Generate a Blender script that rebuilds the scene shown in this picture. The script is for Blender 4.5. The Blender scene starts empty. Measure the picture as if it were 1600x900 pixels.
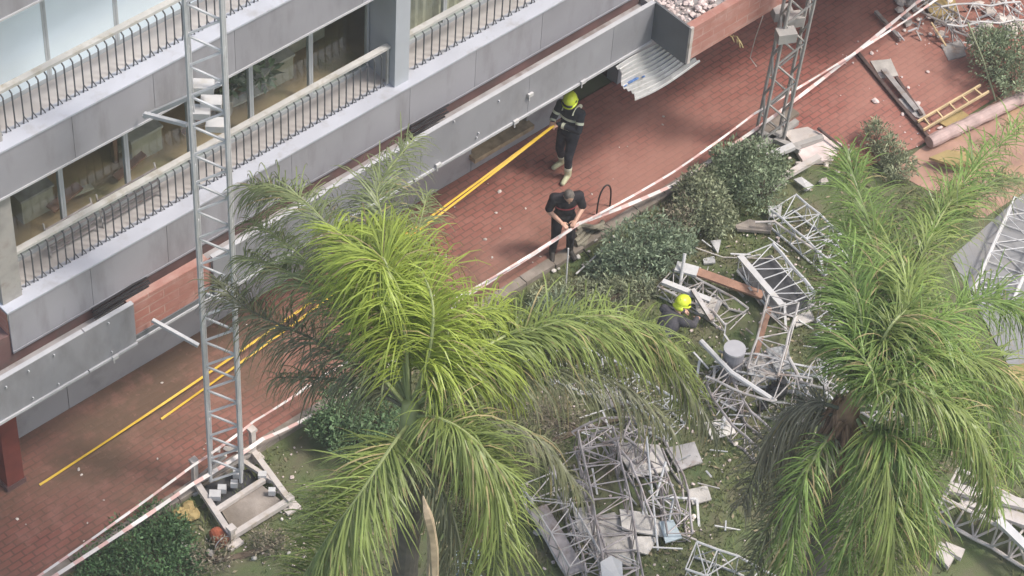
import bpy, math, random
import numpy as np
from mathutils import Vector, Matrix, Quaternion

SC = bpy.context.scene
COL = SC.collection
R_ = random.Random(11)

# ------------------------------------------------------------------ camera
CAM = Vector((-19.567329, -22.052319, 30.358479))
CR = Vector((0.746059, -0.664126, 0.048303))
CU = Vector((0.466449, 0.573006, 0.673861))
CF = Vector((0.475207, 0.480209, -0.737277))
FPX = 4200.0
cd = bpy.data.cameras.new('camera')
cam = bpy.data.objects.new('camera', cd)
COL.objects.link(cam)
m = Matrix((CR, CU, -CF)).transposed().to_4x4()
m.translation = CAM
cam.matrix_world = m
cd.sensor_width = 36
cd.lens = FPX / 1600 * 36
cd.clip_end = 2000
SC.camera = cam

# ------------------------------------------------------------------ light
SUN_EL, SUN_AZ = math.radians(58), math.atan2(0.61, -0.79)   # azimuth from +Y towards +X
sund = Vector((0.61 * math.cos(SUN_EL), -0.79 * math.cos(SUN_EL), math.sin(SUN_EL)))
W = bpy.data.worlds.new('World')
SC.world = W
W.use_nodes = True
nt = W.node_tree
sky = nt.nodes.new('ShaderNodeTexSky')
sky.sky_type = 'NISHITA'
sky.sun_disc = False
sky.sun_elevation = SUN_EL
sky.sun_rotation = SUN_AZ
sky.air_density = 1.6
sky.dust_density = 4.0
bg = nt.nodes['Background']
bg.inputs['Strength'].default_value = 0.15
nt.links.new(sky.outputs[0], bg.inputs[0])
sl = bpy.data.lights.new('sun', 'SUN')
sl.energy = 2.0
sl.angle = math.radians(9.0)
sl.color = (1.0, 0.95, 0.88)
so = bpy.data.objects.new('sun', sl)
COL.objects.link(so)
so.rotation_euler = sund.to_track_quat('Z', 'Y').to_euler()
SC.view_settings.view_transform = 'Standard'
SC.view_settings.look = 'None'
SC.view_settings.exposure = 0.52
SC.view_settings.gamma = 1.0
SC.cycles.max_bounces = 6
SC.cycles.transparent_max_bounces = 12


# ------------------------------------------------------------------ helpers
def ray(px, py):
    return CF + CR * ((px - 800) / FPX) + CU * ((450 - py) / FPX)


def at(px, py, z=0.0):
    d = ray(px, py)
    return CAM + d * ((z - CAM.z) / d.z)


def onY(px, py, Y):
    d = ray(px, py)
    return CAM + d * ((Y - CAM.y) / d.y)


BASE = {}


class MB:
    """collects shapes, builds ONE mesh object"""

    def __init__(self):
        self.v = []
        self.f = []
        self.mi = []
        self.uv = None

    def add(self, vs, fs, mi=0):
        o = len(self.v)
        self.v += [tuple(p) for p in vs]
        self.f += [tuple(i + o for i in f) for f in fs]
        self.mi += [mi] * len(fs)

    def box(self, a, b, mi=0):
        x0, y0, z0 = a
        x1, y1, z1 = b
        self.add([(x0, y0, z0), (x1, y0, z0), (x1, y1, z0), (x0, y1, z0), (x0, y0, z1), (x1, y0, z1), (x1, y1, z1), (x0, y1, z1)],
                 [(0, 3, 2, 1), (4, 5, 6, 7), (0, 1, 5, 4), (1, 2, 6, 5), (2, 3, 7, 6), (3, 0, 4, 7)], mi)

    def obox(self, c, ax, ay, az, mi=0):
        """oriented box: centre and three half-axis vectors"""
        c = Vector(c)
        vs = [c + ax * sx + ay * sy + az * sz for sz in (-1, 1) for sx, sy in ((-1, -1), (1, -1), (1, 1), (-1, 1))]
        self.add(vs, [(0, 3, 2, 1), (4, 5, 6, 7), (0, 1, 5, 4), (1, 2, 6, 5), (2, 3, 7, 6), (3, 0, 4, 7)], mi)

    def beam(self, p0, p1, w, h=None, up=Vector((0, 0, 1)), mi=0):
        p0, p1 = Vector(p0), Vector(p1)
        h = w if h is None else h
        d = (p1 - p0)
        t = d.normalized()
        if abs(t.dot(up)) > 0.97:
            up = Vector((1, 0, 0))
        s = t.cross(up).normalized()
        u = s.cross(t)
        self.obox((p0 + p1) / 2, d / 2, s * w / 2, u * h / 2, mi)

    def tube(self, path, r, seg=6, mi=0, caps=True):
        path = [Vector(p) for p in path]
        n = len(path)
        rs = r if isinstance(r, (list, tuple)) else [r] * n
        vs, fs = [], []
        prev = None
        for i, p in enumerate(path):
            t = (path[min(i + 1, n - 1)] - path[max(i - 1, 0)])
            t = t.normalized() if t.length > 1e-9 else Vector((0, 0, 1))
            if prev is None:
                a = t.orthogonal().normalized()
            else:
                a = (prev - t * prev.dot(t))
                a = a.normalized() if a.length > 1e-6 else t.orthogonal().normalized()
            prev = a
            b = t.cross(a)
            for k in range(seg):
                an = 2 * math.pi * k / seg
                vs.append(p + (a * math.cos(an) + b * math.sin(an)) * rs[i])
        for i in range(n - 1):
            for k in range(seg):
                k2 = (k + 1) % seg
                fs.append((i * seg + k, i * seg + k2, (i + 1) * seg + k2, (i + 1) * seg + k))
        if caps:
            fs.append(tuple(range(seg - 1, -1, -1)))
            fs.append(tuple((n - 1) * seg + k for k in range(seg)))
        self.add(vs, fs, mi)

    def capsule(self, a, b, ra, rb, seg=12, squash=None):
        a, b = Vector(a), Vector(b)
        d = b - a
        L = d.length
        t = d / L if L > 1e-6 else Vector((0, 0, 1))
        if L < 1e-6:
            b = a + t * 1e-4
        path, rs = [], []
        for k in range(5, 0, -1):
            an = math.pi / 2 * k / 5.3
            path.append(a - t * ra * math.sin(an)); rs.append(ra * math.cos(an))
        path.append(a); rs.append(ra)
        path.append(b); rs.append(rb)
        for k in range(1, 6):
            an = math.pi / 2 * k / 5.3
            path.append(b + t * rb * math.sin(an)); rs.append(rb * math.cos(an))
        self.tube(path, rs, seg)

    def ellipsoid(self, c, ax, ay, az, nu=14, nv=9):
        c = Vector(c)
        vs = [c - az]
        for i in range(1, nv):
            th = math.pi * i / nv
            for k in range(nu):
                ph = 2 * math.pi * k / nu
                vs.append(c + (ax * math.cos(ph) + ay * math.sin(ph)) * math.sin(th) - az * math.cos(th))
        vs.append(c + az)
        fs = [(0, 1 + (k + 1) % nu, 1 + k) for k in range(nu)]
        for i in range(nv - 2):
            for k in range(nu):
                k2 = (k + 1) % nu
                fs.append((1 + i * nu + k, 1 + i * nu + k2, 1 + (i + 1) * nu + k2, 1 + (i + 1) * nu + k))
        o = 1 + (nv - 2) * nu
        fs += [(o + k, o + (k + 1) % nu, len(vs) - 1) for k in range(nu)]
        self.add(vs, fs)

    def prism(self, poly, th, nrm=Vector((0, 0, 1)), mi=0):
        """polygon (3D points) extruded downwards along -nrm"""
        poly = [Vector(p) for p in poly]
        n = len(poly)
        vs = poly + [p - nrm * th for p in poly]
        fs = [tuple(range(n)), tuple(range(2 * n - 1, n - 1, -1))]
        for i in range(n):
            j = (i + 1) % n
            fs.append((i, n + i, n + j, j))
        self.add(vs, fs, mi)

    def build(self, name, mat, parent=None, smooth=False, base=None):
        if parent is not None:
            off = BASE[parent]
        elif base is not None:
            off = Vector(base)
        else:
            a = np.array(self.v)
            off = Vector(((a[:, 0].min() + a[:, 0].max()) / 2, (a[:, 1].min() + a[:, 1].max()) / 2, a[:, 2].min()))
        me = bpy.data.meshes.new(name)
        me.from_pydata([(x - off.x, y - off.y, z - off.z) for x, y, z in self.v], [], self.f)
        mats = mat if isinstance(mat, (list, tuple)) else [mat]
        for q in mats:
            me.materials.append(q)
        if len(mats) > 1:
            me.polygons.foreach_set('material_index', self.mi)
        if smooth:
            me.polygons.foreach_set('use_smooth', [True] * len(me.polygons))
        me.update()
        o = bpy.data.objects.new(name, me)
        COL.objects.link(o)
        if parent is not None:
            o.parent = parent
        else:
            o.location = off
        BASE[o] = off
        return o


def tag(o, label, cat, group=None, kind=None):
    o['label'] = label
    o['category'] = cat
    if group:
        o['group'] = group
    if kind:
        o['kind'] = kind
    return o


def thing(name, label, cat, base, group=None):
    o = bpy.data.objects.new(name, None)
    o.empty_display_size = 0.2
    COL.objects.link(o)
    o.location = base
    BASE[o] = Vector(base)
    return tag(o, label, cat, group)


def structure(o, label=None):
    o['kind'] = 'structure'
    return o


# ------------------------------------------------------------------ materials
def mat(name, col, rough=0.7, var=0.25, scale=3.0, col2=None, bump=0.0, bscale=40, metal=0.0, objvar=0.0, detail=6, spec=0.5, stain=None, stain_scale=1.2, stain_lo=0.52, stain_hi=0.68, islands=0.0, transl=0.0, stretch=None):
    M = bpy.data.materials.new(name)
    M.use_nodes = True
    t = M.node_tree
    N, L = t.nodes, t.links
    b = N['Principled BSDF']
    b.inputs['Roughness'].default_value = rough
    b.inputs['Metallic'].default_value = metal
    b.inputs['Specular IOR Level'].default_value = spec
    geo = N.new('ShaderNodeNewGeometry')
    nz = N.new('ShaderNodeTexNoise')
    nz.inputs['Scale'].default_value = scale
    nz.inputs['Detail'].default_value = detail
    L.new(geo.outputs['Position'], nz.inputs['Vector'])
    cr = N.new('ShaderNodeValToRGB')
    c = col
    c2 = col2 if col2 else tuple(max(0, x * (1 - var)) for x in col)
    c1 = c if col2 else tuple(min(1, x * (1 + var)) for x in col)
    cr.color_ramp.elements[0].color = (*c2, 1)
    cr.color_ramp.elements[1].color = (*c1, 1)
    cr.color_ramp.elements[0].position = 0.32
    cr.color_ramp.elements[1].position = 0.68
    L.new(nz.outputs['Fac'], cr.inputs['Fac'])
    out = cr.outputs['Color']
    if stain:
        n2 = N.new('ShaderNodeTexNoise')
        n2.inputs['Scale'].default_value = stain_scale
        n2.inputs['Detail'].default_value = 8
        n2.inputs['Roughness'].default_value = 0.65
        if stretch:
            mpp = N.new('ShaderNodeMapping')
            mpp.inputs['Scale'].default_value = stretch
            L.new(geo.outputs['Position'], mpp.inputs['Vector'])
            L.new(mpp.outputs[0], n2.inputs['Vector'])
        else:
            L.new(geo.outputs['Position'], n2.inputs['Vector'])
        mr = N.new('ShaderNodeMapRange')
        mr.inputs['From Min'].default_value = stain_lo
        mr.inputs['From Max'].default_value = stain_hi
        L.new(n2.outputs['Fac'], mr.inputs['Value'])
        mx = N.new('ShaderNodeMix')
        mx.data_type = 'RGBA'
        L.new(mr.outputs[0], mx.inputs['Factor'])
        L.new(out, mx.inputs['A'])
        mx.inputs['B'].default_value = (*stain, 1)
        out = mx.outputs['Result']
    if objvar or islands:
        if objvar:
            oi = N.new('ShaderNodeObjectInfo')
            src = oi.outputs['Random']
        else:
            src = geo.outputs['Random Per Island']
        a = objvar or islands
        mr = N.new('ShaderNodeMapRange')
        mr.inputs['To Min'].default_value = 1 - a
        mr.inputs['To Max'].default_value = 1 + a
        L.new(src, mr.inputs['Value'])
        hs = N.new('ShaderNodeHueSaturation')
        L.new(mr.outputs[0], hs.inputs['Value'])
        L.new(out, hs.inputs['Color'])
        out = hs.outputs['Color']
    L.new(out, b.inputs['Base Color'])
    if bump:
        n3 = N.new('ShaderNodeTexNoise')
        n3.inputs['Scale'].default_value = bscale
        n3.inputs['Detail'].default_value = 5
        L.new(geo.outputs['Position'], n3.inputs['Vector'])
        bp = N.new('ShaderNodeBump')
        bp.inputs['Strength'].default_value = bump
        bp.inputs['Distance'].default_value = 0.02
        L.new(n3.outputs['Fac'], bp.inputs['Height'])
        L.new(bp.outputs[0], b.inputs['Normal'])
    if transl:
        tr = N.new('ShaderNodeBsdfTranslucent')
        L.new(out, tr.inputs['Color'])
        ms = N.new('ShaderNodeMixShader')
        ms.inputs[0].default_value = transl
        L.new(b.outputs[0], ms.inputs[1])
        L.new(tr.outputs[0], ms.inputs[2])
        L.new(ms.outputs[0], N['Material Output'].inputs['Surface'])
    return M


def brick_mat(name, c1, c2, mortar, bw, bh, msize, dust, dark, plane='XY', rough=0.8, dscale=0.7):
    M = bpy.data.materials.new(name)
    M.use_nodes = True
    t = M.node_tree
    N, L = t.nodes, t.links
    b = N['Principled BSDF']
    b.inputs['Roughness'].default_value = rough
    geo = N.new('ShaderNodeNewGeometry')
    mp = N.new('ShaderNodeMapping')
    if plane == 'XZ':
        mp.inputs['Rotation'].default_value = (math.pi / 2, 0, 0)
    L.new(geo.outputs['Position'], mp.inputs['Vector'])
    bk = N.new('ShaderNodeTexBrick')
    bk.inputs['Color1'].default_value = (*c1, 1)
    bk.inputs['Color2'].default_value = (*c2, 1)
    bk.inputs['Mortar'].default_value = (*mortar, 1)
    bk.inputs['Scale'].default_value = 1
    bk.inputs['Mortar Size'].default_value = msize
    bk.inputs['Mortar Smooth'].default_value = 0.3
    bk.inputs['Brick Width'].default_value = bw
    bk.inputs['Row Height'].default_value = bh
    L.new(mp.outputs[0], bk.inputs['Vector'])
    out = bk.outputs['Color']

    def blend(out, scale, lo, hi, colr, amt, sx=1.0, xr=None):
        n = N.new('ShaderNodeTexNoise')
        n.inputs['Scale'].default_value = scale
        n.inputs['Detail'].default_value = 9
        n.inputs['Roughness'].default_value = 0.68
        mm = N.new('ShaderNodeMapping')
        mm.inputs['Scale'].default_value = (sx, 1, 1)
        mm.inputs['Location'].default_value = (scale * 3.7, 1.3, 0)
        L.new(geo.outputs['Position'], mm.inputs['Vector'])
        L.new(mm.outputs[0], n.inputs['Vector'])
        mr = N.new('ShaderNodeMapRange')
        mr.inputs['From Min'].default_value = lo
        mr.inputs['From Max'].default_value = hi
        mr.inputs['To Max'].default_value = amt
        L.new(n.outputs['Fac'], mr.inputs['Value'])
        mx = N.new('ShaderNodeMix')
        mx.data_type = 'RGBA'
        fac = mr.outputs[0]
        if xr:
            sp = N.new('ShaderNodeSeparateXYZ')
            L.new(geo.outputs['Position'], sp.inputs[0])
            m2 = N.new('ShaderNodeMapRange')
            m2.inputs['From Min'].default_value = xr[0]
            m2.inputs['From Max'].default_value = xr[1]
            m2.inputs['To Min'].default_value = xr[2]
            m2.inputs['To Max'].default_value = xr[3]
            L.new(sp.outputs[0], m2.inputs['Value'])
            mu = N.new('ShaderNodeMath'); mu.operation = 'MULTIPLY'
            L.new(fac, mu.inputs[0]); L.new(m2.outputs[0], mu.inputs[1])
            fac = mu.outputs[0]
        L.new(fac, mx.inputs['Factor'])
        L.new(out, mx.inputs['A'])
        mx.inputs['B'].default_value = (*colr, 1)
        return mx.outputs['Result']
    out = blend(out, dscale, 0.42, 0.62, dust, 0.8, 0.6)
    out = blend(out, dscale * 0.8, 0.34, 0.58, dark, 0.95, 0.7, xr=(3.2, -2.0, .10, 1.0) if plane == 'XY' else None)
    out = blend(out, 2.3, 0.52, 0.70, dust, 0.5)
    out = blend(out, 9, 0.60, 0.72, dust, 0.55)
    L.new(out, b.inputs['Base Color'])
    bp = N.new('ShaderNodeBump')
    bp.inputs['Strength'].default_value = 0.35
    bp.inputs['Distance'].default_value = 0.01
    L.new(bk.outputs['Fac'], bp.inputs['Height'])
    bp.invert = True
    L.new(bp.outputs[0], b.inputs['Normal'])
    return M


MT = {}
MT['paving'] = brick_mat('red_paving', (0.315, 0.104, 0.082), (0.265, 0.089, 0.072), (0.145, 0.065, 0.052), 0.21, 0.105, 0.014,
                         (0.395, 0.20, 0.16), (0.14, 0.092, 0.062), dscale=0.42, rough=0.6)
MT['brick'] = brick_mat('brick', (0.42, 0.17, 0.13), (0.36, 0.14, 0.11), (0.46, 0.32, 0.27), 0.50, 0.16, 0.014,
                        (0.50, 0.33, 0.29), (0.34, 0.15, 0.12), 'XZ', dscale=1.6)
MT['grass'] = mat('lawn', (0.10, 0.135, 0.05), 0.95, col2=(0.14, 0.13, 0.08), scale=2.6, stain=(0.07, 0.105, 0.038), stain_scale=1.0, bump=0.5, bscale=60)
MT['blade'] = mat('grass_blade', (0.145, 0.20, 0.06), 0.8, col2=(0.18, 0.17, 0.08), scale=1.3, islands=0.35, transl=0.25)
MT['greypave'] = mat('grey_paving', (0.25, 0.25, 0.255), 0.85, 0.12, 2.5, stain=(0.26, 0.25, 0.24), bump=0.1)
MT['kerb'] = mat('kerb_stone', (0.30, 0.26, 0.23), 0.85, 0.25, 4, stain=(0.16, 0.13, 0.10), stain_lo=.42, bump=0.2)
MT['panel'] = mat('grey_panel', (0.305, 0.30, 0.33), 0.5, 0.09, 1.0, objvar=0.08, stain=(0.20, 0.19, 0.20), stain_scale=2.0, stain_lo=0.5, stain_hi=0.82, stretch=(1.6, 1, .35))
MT['fascia'] = mat('fascia_panel', (0.27, 0.27, 0.295), 0.42, 0.10, 1.1, objvar=0.05, stain=(0.17, 0.165, 0.17), stain_scale=1.6, stain_lo=0.5, stain_hi=0.82, stretch=(1.3, 1, .5))
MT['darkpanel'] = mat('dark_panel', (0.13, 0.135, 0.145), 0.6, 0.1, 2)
MT['ledge'] = mat('ledge_paint', (0.46, 0.475, 0.535), 0.6, 0.09, 1.2, stain=(0.33, 0.32, 0.33), stain_scale=3.2, stain_lo=0.52, stain_hi=0.8)
MT['trim'] = mat('light_trim', (0.46, 0.46, 0.48), 0.5, 0.08, 5)
MT['handrail'] = mat('handrail_paint', (0.50, 0.49, 0.475), 0.55, 0.12, 4, stain=(0.38, 0.35, 0.3), stain_scale=5)
MT['baluster'] = mat('baluster_iron', (0.085, 0.09, 0.10), 0.5, 0.2, 6)
MT['frame'] = mat('window_frame', (0.42, 0.44, 0.46), 0.45, 0.08, 4)
MT['pillar'] = mat('pillar_paint', (0.42, 0.445, 0.49), 0.6, 0.06, 2)
MT['wallground'] = mat('ground_wall', (0.33, 0.33, 0.35), 0.7, 0.08, 1.0, objvar=0.08, stain=(0.24, 0.24, 0.25))
MT['floorin'] = mat('interior_floor', (0.46, 0.34, 0.22), 0.5, 0.25, 1.4, stain=(0.33, 0.30, 0.17), stain_scale=0.9)
MT['wallin'] = mat('interior_wall', (0.58, 0.52, 0.43), 0.9, 0.2, 0.8)
MT['balconyfloor'] = mat('balcony_floor', (0.47, 0.44, 0.43), 0.8, 0.12, 3)
MT['shade'] = mat('window_blind', (0.70, 0.79, 0.86), 0.6, 0.05, 1.0)
MT['curtain'] = mat('beige_curtain', (0.50, 0.47, 0.38), 0.9, 0.12, 6)
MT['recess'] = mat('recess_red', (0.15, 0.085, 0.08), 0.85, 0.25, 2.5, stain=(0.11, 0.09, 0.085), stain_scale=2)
MT['terrace'] = mat('terrace_floor', (0.34, 0.32, 0.32), 0.9, 0.2, 3, stain=(0.22, 0.18, 0.17), stain_scale=2.5)
MT['concrete'] = mat('concrete', (0.52, 0.49, 0.46), 0.9, 0.2, 5, objvar=0.2, bump=0.3)
MT['chunk'] = mat('rubble', (0.58, 0.52, 0.48), 0.9, 0.2, 7, objvar=0.25, bump=0.3)
MT['rubblepink'] = mat('rubble_pink', (0.60, 0.50, 0.48), 0.9, 0.2, 5, islands=0.3)
MT['rubbledark'] = mat('rubble_dark', (0.25, 0.20, 0.18), 0.9, 0.25, 5, objvar=0.3)
MT['galv'] = mat('galvanised_steel', (0.40, 0.38, 0.375), 0.5, 0.2, 6, metal=0.15, objvar=.22, stain=(0.26, 0.19, 0.15), stain_scale=3.5)
MT['galvdark'] = mat('dull_steel', (0.34, 0.31, 0.315), 0.55, 0.2, 6, metal=0.15, objvar=.25, stain=(0.20, 0.15, 0.13), stain_scale=3.5)
MT['mast'] = mat('mast_paint', (0.49, 0.495, 0.51), 0.5, 0.12, 4, stain=(0.42, 0.42, 0.43), stain_scale=3)
MT['mastgrey'] = mat('mast_grey', (0.35, 0.335, 0.32), 0.6, 0.2, 4, stain=(0.28, 0.25, 0.23), stain_scale=4)
MT['cream'] = mat('cream_paint', (0.52, 0.475, 0.45), 0.6, 0.12, 4, stain=(0.42, 0.36, 0.3), stain_scale=5)
MT['whitebar'] = mat('white_paint', (0.53, 0.525, 0.53), 0.5, 0.1, 5, stain=(0.5, 0.48, 0.45), stain_scale=5)
MT['black'] = mat('black_plastic', (0.018, 0.018, 0.02), 0.45, 0.3, 8)
MT['deck'] = mat('dark_deck', (0.05, 0.05, 0.055), 0.7, 0.4, 6)
MT['mesh'] = mat('grating', (0.28, 0.29, 0.30), 0.6, 0.4, 18)
MT['wood'] = mat('brown_wood', (0.30, 0.17, 0.12), 0.8, 0.2, 6, bump=0.2)
MT['darkwood'] = mat('dark_wood', (0.09, 0.06, 0.055), 0.8, 0.3, 6)
MT['palewood'] = mat('pale_husk', (0.38, 0.30, 0.20), 0.8, 0.25, 9)
MT['yellow'] = mat('yellow_strap', (0.72, 0.47, 0.05), 0.6, 0.12, 5)
MT['ladder'] = mat('yellow_ladder', (0.60, 0.46, 0.27), 0.6, 0.2, 4)
MT['tarp'] = mat('tan_board', (0.36, 0.27, 0.12), 0.8, 0.2, 3)
MT['orange'] = mat('orange_plastic', (0.30, 0.085, 0.045), 0.55, 0.25, 9)
MT['bluesheet'] = mat('pale_blue_plastic', (0.42, 0.49, 0.53), 0.5, 0.15, 5)
MT['bluepaint'] = mat('blue_paint', (0.08, 0.18, 0.42), 0.5, 0.3, 18)
MT['corr'] = mat('corrugated_metal', (0.46, 0.46, 0.46), 0.45, 0.12, 4, metal=0.3, stain=(0.30, 0.29, 0.28), stain_scale=3)
MT['hose'] = mat('dull_hose', (0.24, 0.22, 0.17), 0.8, 0.2, 6)
MT['bin'] = mat('grey_drum', (0.25, 0.245, 0.275), 0.6, 0.1, 5)
MT['binlid'] = mat('grey_lid', (0.40, 0.395, 0.42), 0.6, 0.08, 5)
MT['brickred'] = mat('red_pillar', (0.17, 0.045, 0.035), 0.8, 0.2, 3)
MT['trunk'] = mat('palm_trunk', (0.13, 0.115, 0.10), 0.9, 0.3, 5, bump=0.5, bscale=14)
MT['bark'] = mat('shrub_bark', (0.12, 0.09, 0.065), 0.9, 0.3, 6)
MT['fibre'] = mat('palm_fibre', (0.27, 0.16, 0.09), 0.9, 0.35, 7, islands=0.3)
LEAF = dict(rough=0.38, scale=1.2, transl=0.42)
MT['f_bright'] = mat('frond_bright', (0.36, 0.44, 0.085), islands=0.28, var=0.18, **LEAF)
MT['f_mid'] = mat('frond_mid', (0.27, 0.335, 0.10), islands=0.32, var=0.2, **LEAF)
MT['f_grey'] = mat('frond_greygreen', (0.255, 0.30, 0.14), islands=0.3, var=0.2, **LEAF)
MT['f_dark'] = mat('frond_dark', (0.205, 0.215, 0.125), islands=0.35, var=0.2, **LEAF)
MT['f_green'] = mat('frond_green', (0.215, 0.315, 0.085), islands=0.38, var=0.22, **LEAF)
MT['f_dead'] = mat('frond_dead', (0.25, 0.225, 0.15), 0.85, islands=0.4, var=0.25, scale=2)
MT['f_tan'] = mat('frond_tan', (0.26, 0.21, 0.10), 0.75, islands=0.35, var=0.25, scale=2)
MT['rachis'] = mat('rachis', (0.27, 0.31, 0.13), 0.6, 0.15, 3)
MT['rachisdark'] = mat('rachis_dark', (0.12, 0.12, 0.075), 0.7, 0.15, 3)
MT['shrub'] = mat('shrub_leaf', (0.225, 0.28, 0.17), 0.6, 0.25, 2.5, islands=0.5, transl=0.2)
MT['shrubgrey'] = mat('shrub_grey', (0.285, 0.315, 0.195), 0.65, 0.25, 2.5, islands=0.45, transl=0.2)
MT['shrubblue'] = mat('shrub_bluegreen', (0.235, 0.295, 0.195), 0.6, 0.25, 2.5, islands=0.45, transl=0.2)
MT['bushgreen'] = mat('bush_green', (0.14, 0.22, 0.105), 0.6, 0.25, 2.5, islands=0.45, transl=0.2)
MT['hedge'] = mat('hedge_leaf', (0.10, 0.18, 0.075), 0.6, 0.3, 3, islands=0.5, transl=0.2)
MT['drybush'] = mat('dry_twigs', (0.22, 0.19, 0.135), 0.85, 0.25, 4, islands=0.45)
MT['skin'] = mat('skin', (0.50, 0.30, 0.22), 0.55, 0.06, 14)
MT['navy'] = mat('dark_uniform', (0.022, 0.024, 0.034), 0.8, 0.25, 7, bump=1.0, bscale=11, stain=(0.07, 0.065, 0.06), stain_scale=6, stain_lo=.55, stain_hi=.8)
MT['grey_uniform'] = mat('charcoal_jacket', (0.055, 0.052, 0.062), 0.8, 0.25, 7, bump=1.0, bscale=11, stain=(0.07, 0.065, 0.06), stain_scale=6, stain_lo=.55, stain_hi=.8)
MT['blackshirt'] = mat('black_shirt', (0.016, 0.013, 0.018), 0.8, 0.3, 7, bump=1.0, bscale=11, stain=(0.07, 0.065, 0.06), stain_scale=6, stain_lo=.55, stain_hi=.8)
MT['stripe'] = mat('red_stripe', (0.34, 0.06, 0.075), 0.7, 0.1, 10)
MT['reflect'] = mat('reflective_band', (0.62, 0.64, 0.50), 0.4, 0.15, 10)
MT['helmet'] = mat('yellow_helmet', (0.62, 0.74, 0.05), 0.3, 0.06, 8)
MT['hair'] = mat('grey_hair', (0.13, 0.115, 0.10), 0.8, 0.35, 30, bump=0.4)
MT['boot'] = mat('pale_boot', (0.50, 0.50, 0.33), 0.7, 0.15, 12)
MT['bootdark'] = mat('dark_boot', (0.03, 0.025, 0.022), 0.6, 0.2, 12)
MT['cable'] = mat('black_cable', (0.022, 0.02, 0.022), 0.6, 0.2, 9)
MT['dirt'] = mat('pink_dirt', (0.36, 0.22, 0.17), 0.95, 0.2, 2, stain=(0.42, 0.28, 0.15), stain_scale=1.5)
MT['litter'] = mat('leaf_litter', (0.24, 0.20, 0.13), 0.9, 0.3, 3, islands=.6)
MT['orangesoil'] = mat('ochre_soil', (0.42, 0.23, 0.10), 0.95, 0.3, 3)

# tape: white plastic film with pale red stripes along its length
M = bpy.data.materials.new('barrier_tape')
M.use_nodes = True
t = M.node_tree
b = t.nodes['Principled BSDF']
b.inputs['Roughness'].default_value = 0.45
uvn = t.nodes.new('ShaderNodeUVMap')
sep = t.nodes.new('ShaderNodeSeparateXYZ')
t.links.new(uvn.outputs[0], sep.inputs[0])
mth = t.nodes.new('ShaderNodeMath'); mth.operation = 'FRACT'
t.links.new(sep.outputs[0], mth.inputs[0])
rmp = t.nodes.new('ShaderNodeValToRGB')
rmp.color_ramp.interpolation = 'CONSTANT'
rmp.color_ramp.elements[0].color = (0.70, 0.655, 0.64, 1)
rmp.color_ramp.elements[1].color = (0.66, 0.44, 0.41, 1)
rmp.color_ramp.elements[1].position = 0.62
t.links.new(mth.outputs[0], rmp.inputs['Fac'])
t.links.new(rmp.outputs[0], b.inputs['Base Color'])
MT['tape'] = M

# glass
M = bpy.data.materials.new('window_glass')
M.use_nodes = True
t = M.node_tree
N, L = t.nodes, t.links
gl = N.new('ShaderNodeBsdfGlossy'); gl.inputs['Roughness'].default_value = 0.03
gl.inputs['Color'].default_value = (0.9, 0.95, 0.95, 1)
tr = N.new('ShaderNodeBsdfTransparent'); tr.inputs['Color'].default_value = (0.90, 0.92, 0.90, 1)
fr = N.new('ShaderNodeValue'); fr.outputs[0].default_value = 0.045
nz = N.new('ShaderNodeTexNoise'); nz.inputs['Scale'].default_value = 3
bp = N.new('ShaderNodeBump'); bp.inputs['Strength'].default_value = 0.05
L.new(nz.outputs['Fac'], bp.inputs['Height']); L.new(bp.outputs[0], gl.inputs['Normal'])
ms = N.new('ShaderNodeMixShader')
L.new(fr.outputs[0], ms.inputs[0]); L.new(tr.outputs[0], ms.inputs[1]); L.new(gl.outputs[0], ms.inputs[2])
L.new(ms.outputs[0], N['Material Output'].inputs['Surface'])
MT['glass'] = M

# ------------------------------------------------------------------ ground, paving
def sheet(name, poly, z, material):
    mb = MB()
    mb.add([(x, y, z) for x, y in poly], [tuple(range(len(poly)))])
    return structure(mb.build(name, material, base=(0, 0, 0)))


sheet('ground', [(-250, -250), (250, -250), (250, 250), (-250, 250)], 0.0, MT['grass'])
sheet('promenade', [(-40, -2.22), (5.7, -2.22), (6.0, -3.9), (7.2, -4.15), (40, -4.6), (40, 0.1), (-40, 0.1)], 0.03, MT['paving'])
sheet('grey_path', [(5.75, -6.15), (5.05, -7.6), (4.2, -9.4), (3.9, -16), (40, -16), (40, -5.5), (7.6, -5.95)], 0.02, MT['greypave'])

sheet('dirt_path', [(6.45, -4.25), (6.75, -5.9), (7.55, -5.92), (40, -5.5), (40, -4.64), (7.2, -4.19)], 0.012, MT['dirt'])

mb = MB()
x = -16.0
while x < 5.6:
    l = 0.6
    if not (-3.2 < x < -1.2):
        mb.box((x, -2.40 + R_.uniform(-.01, .01), -0.02), (x + l - 0.012, -2.225, 0.085 + R_.uniform(-.008, .008)))
    x += l
structure(mb.build('kerb', MT['kerb']))

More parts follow.
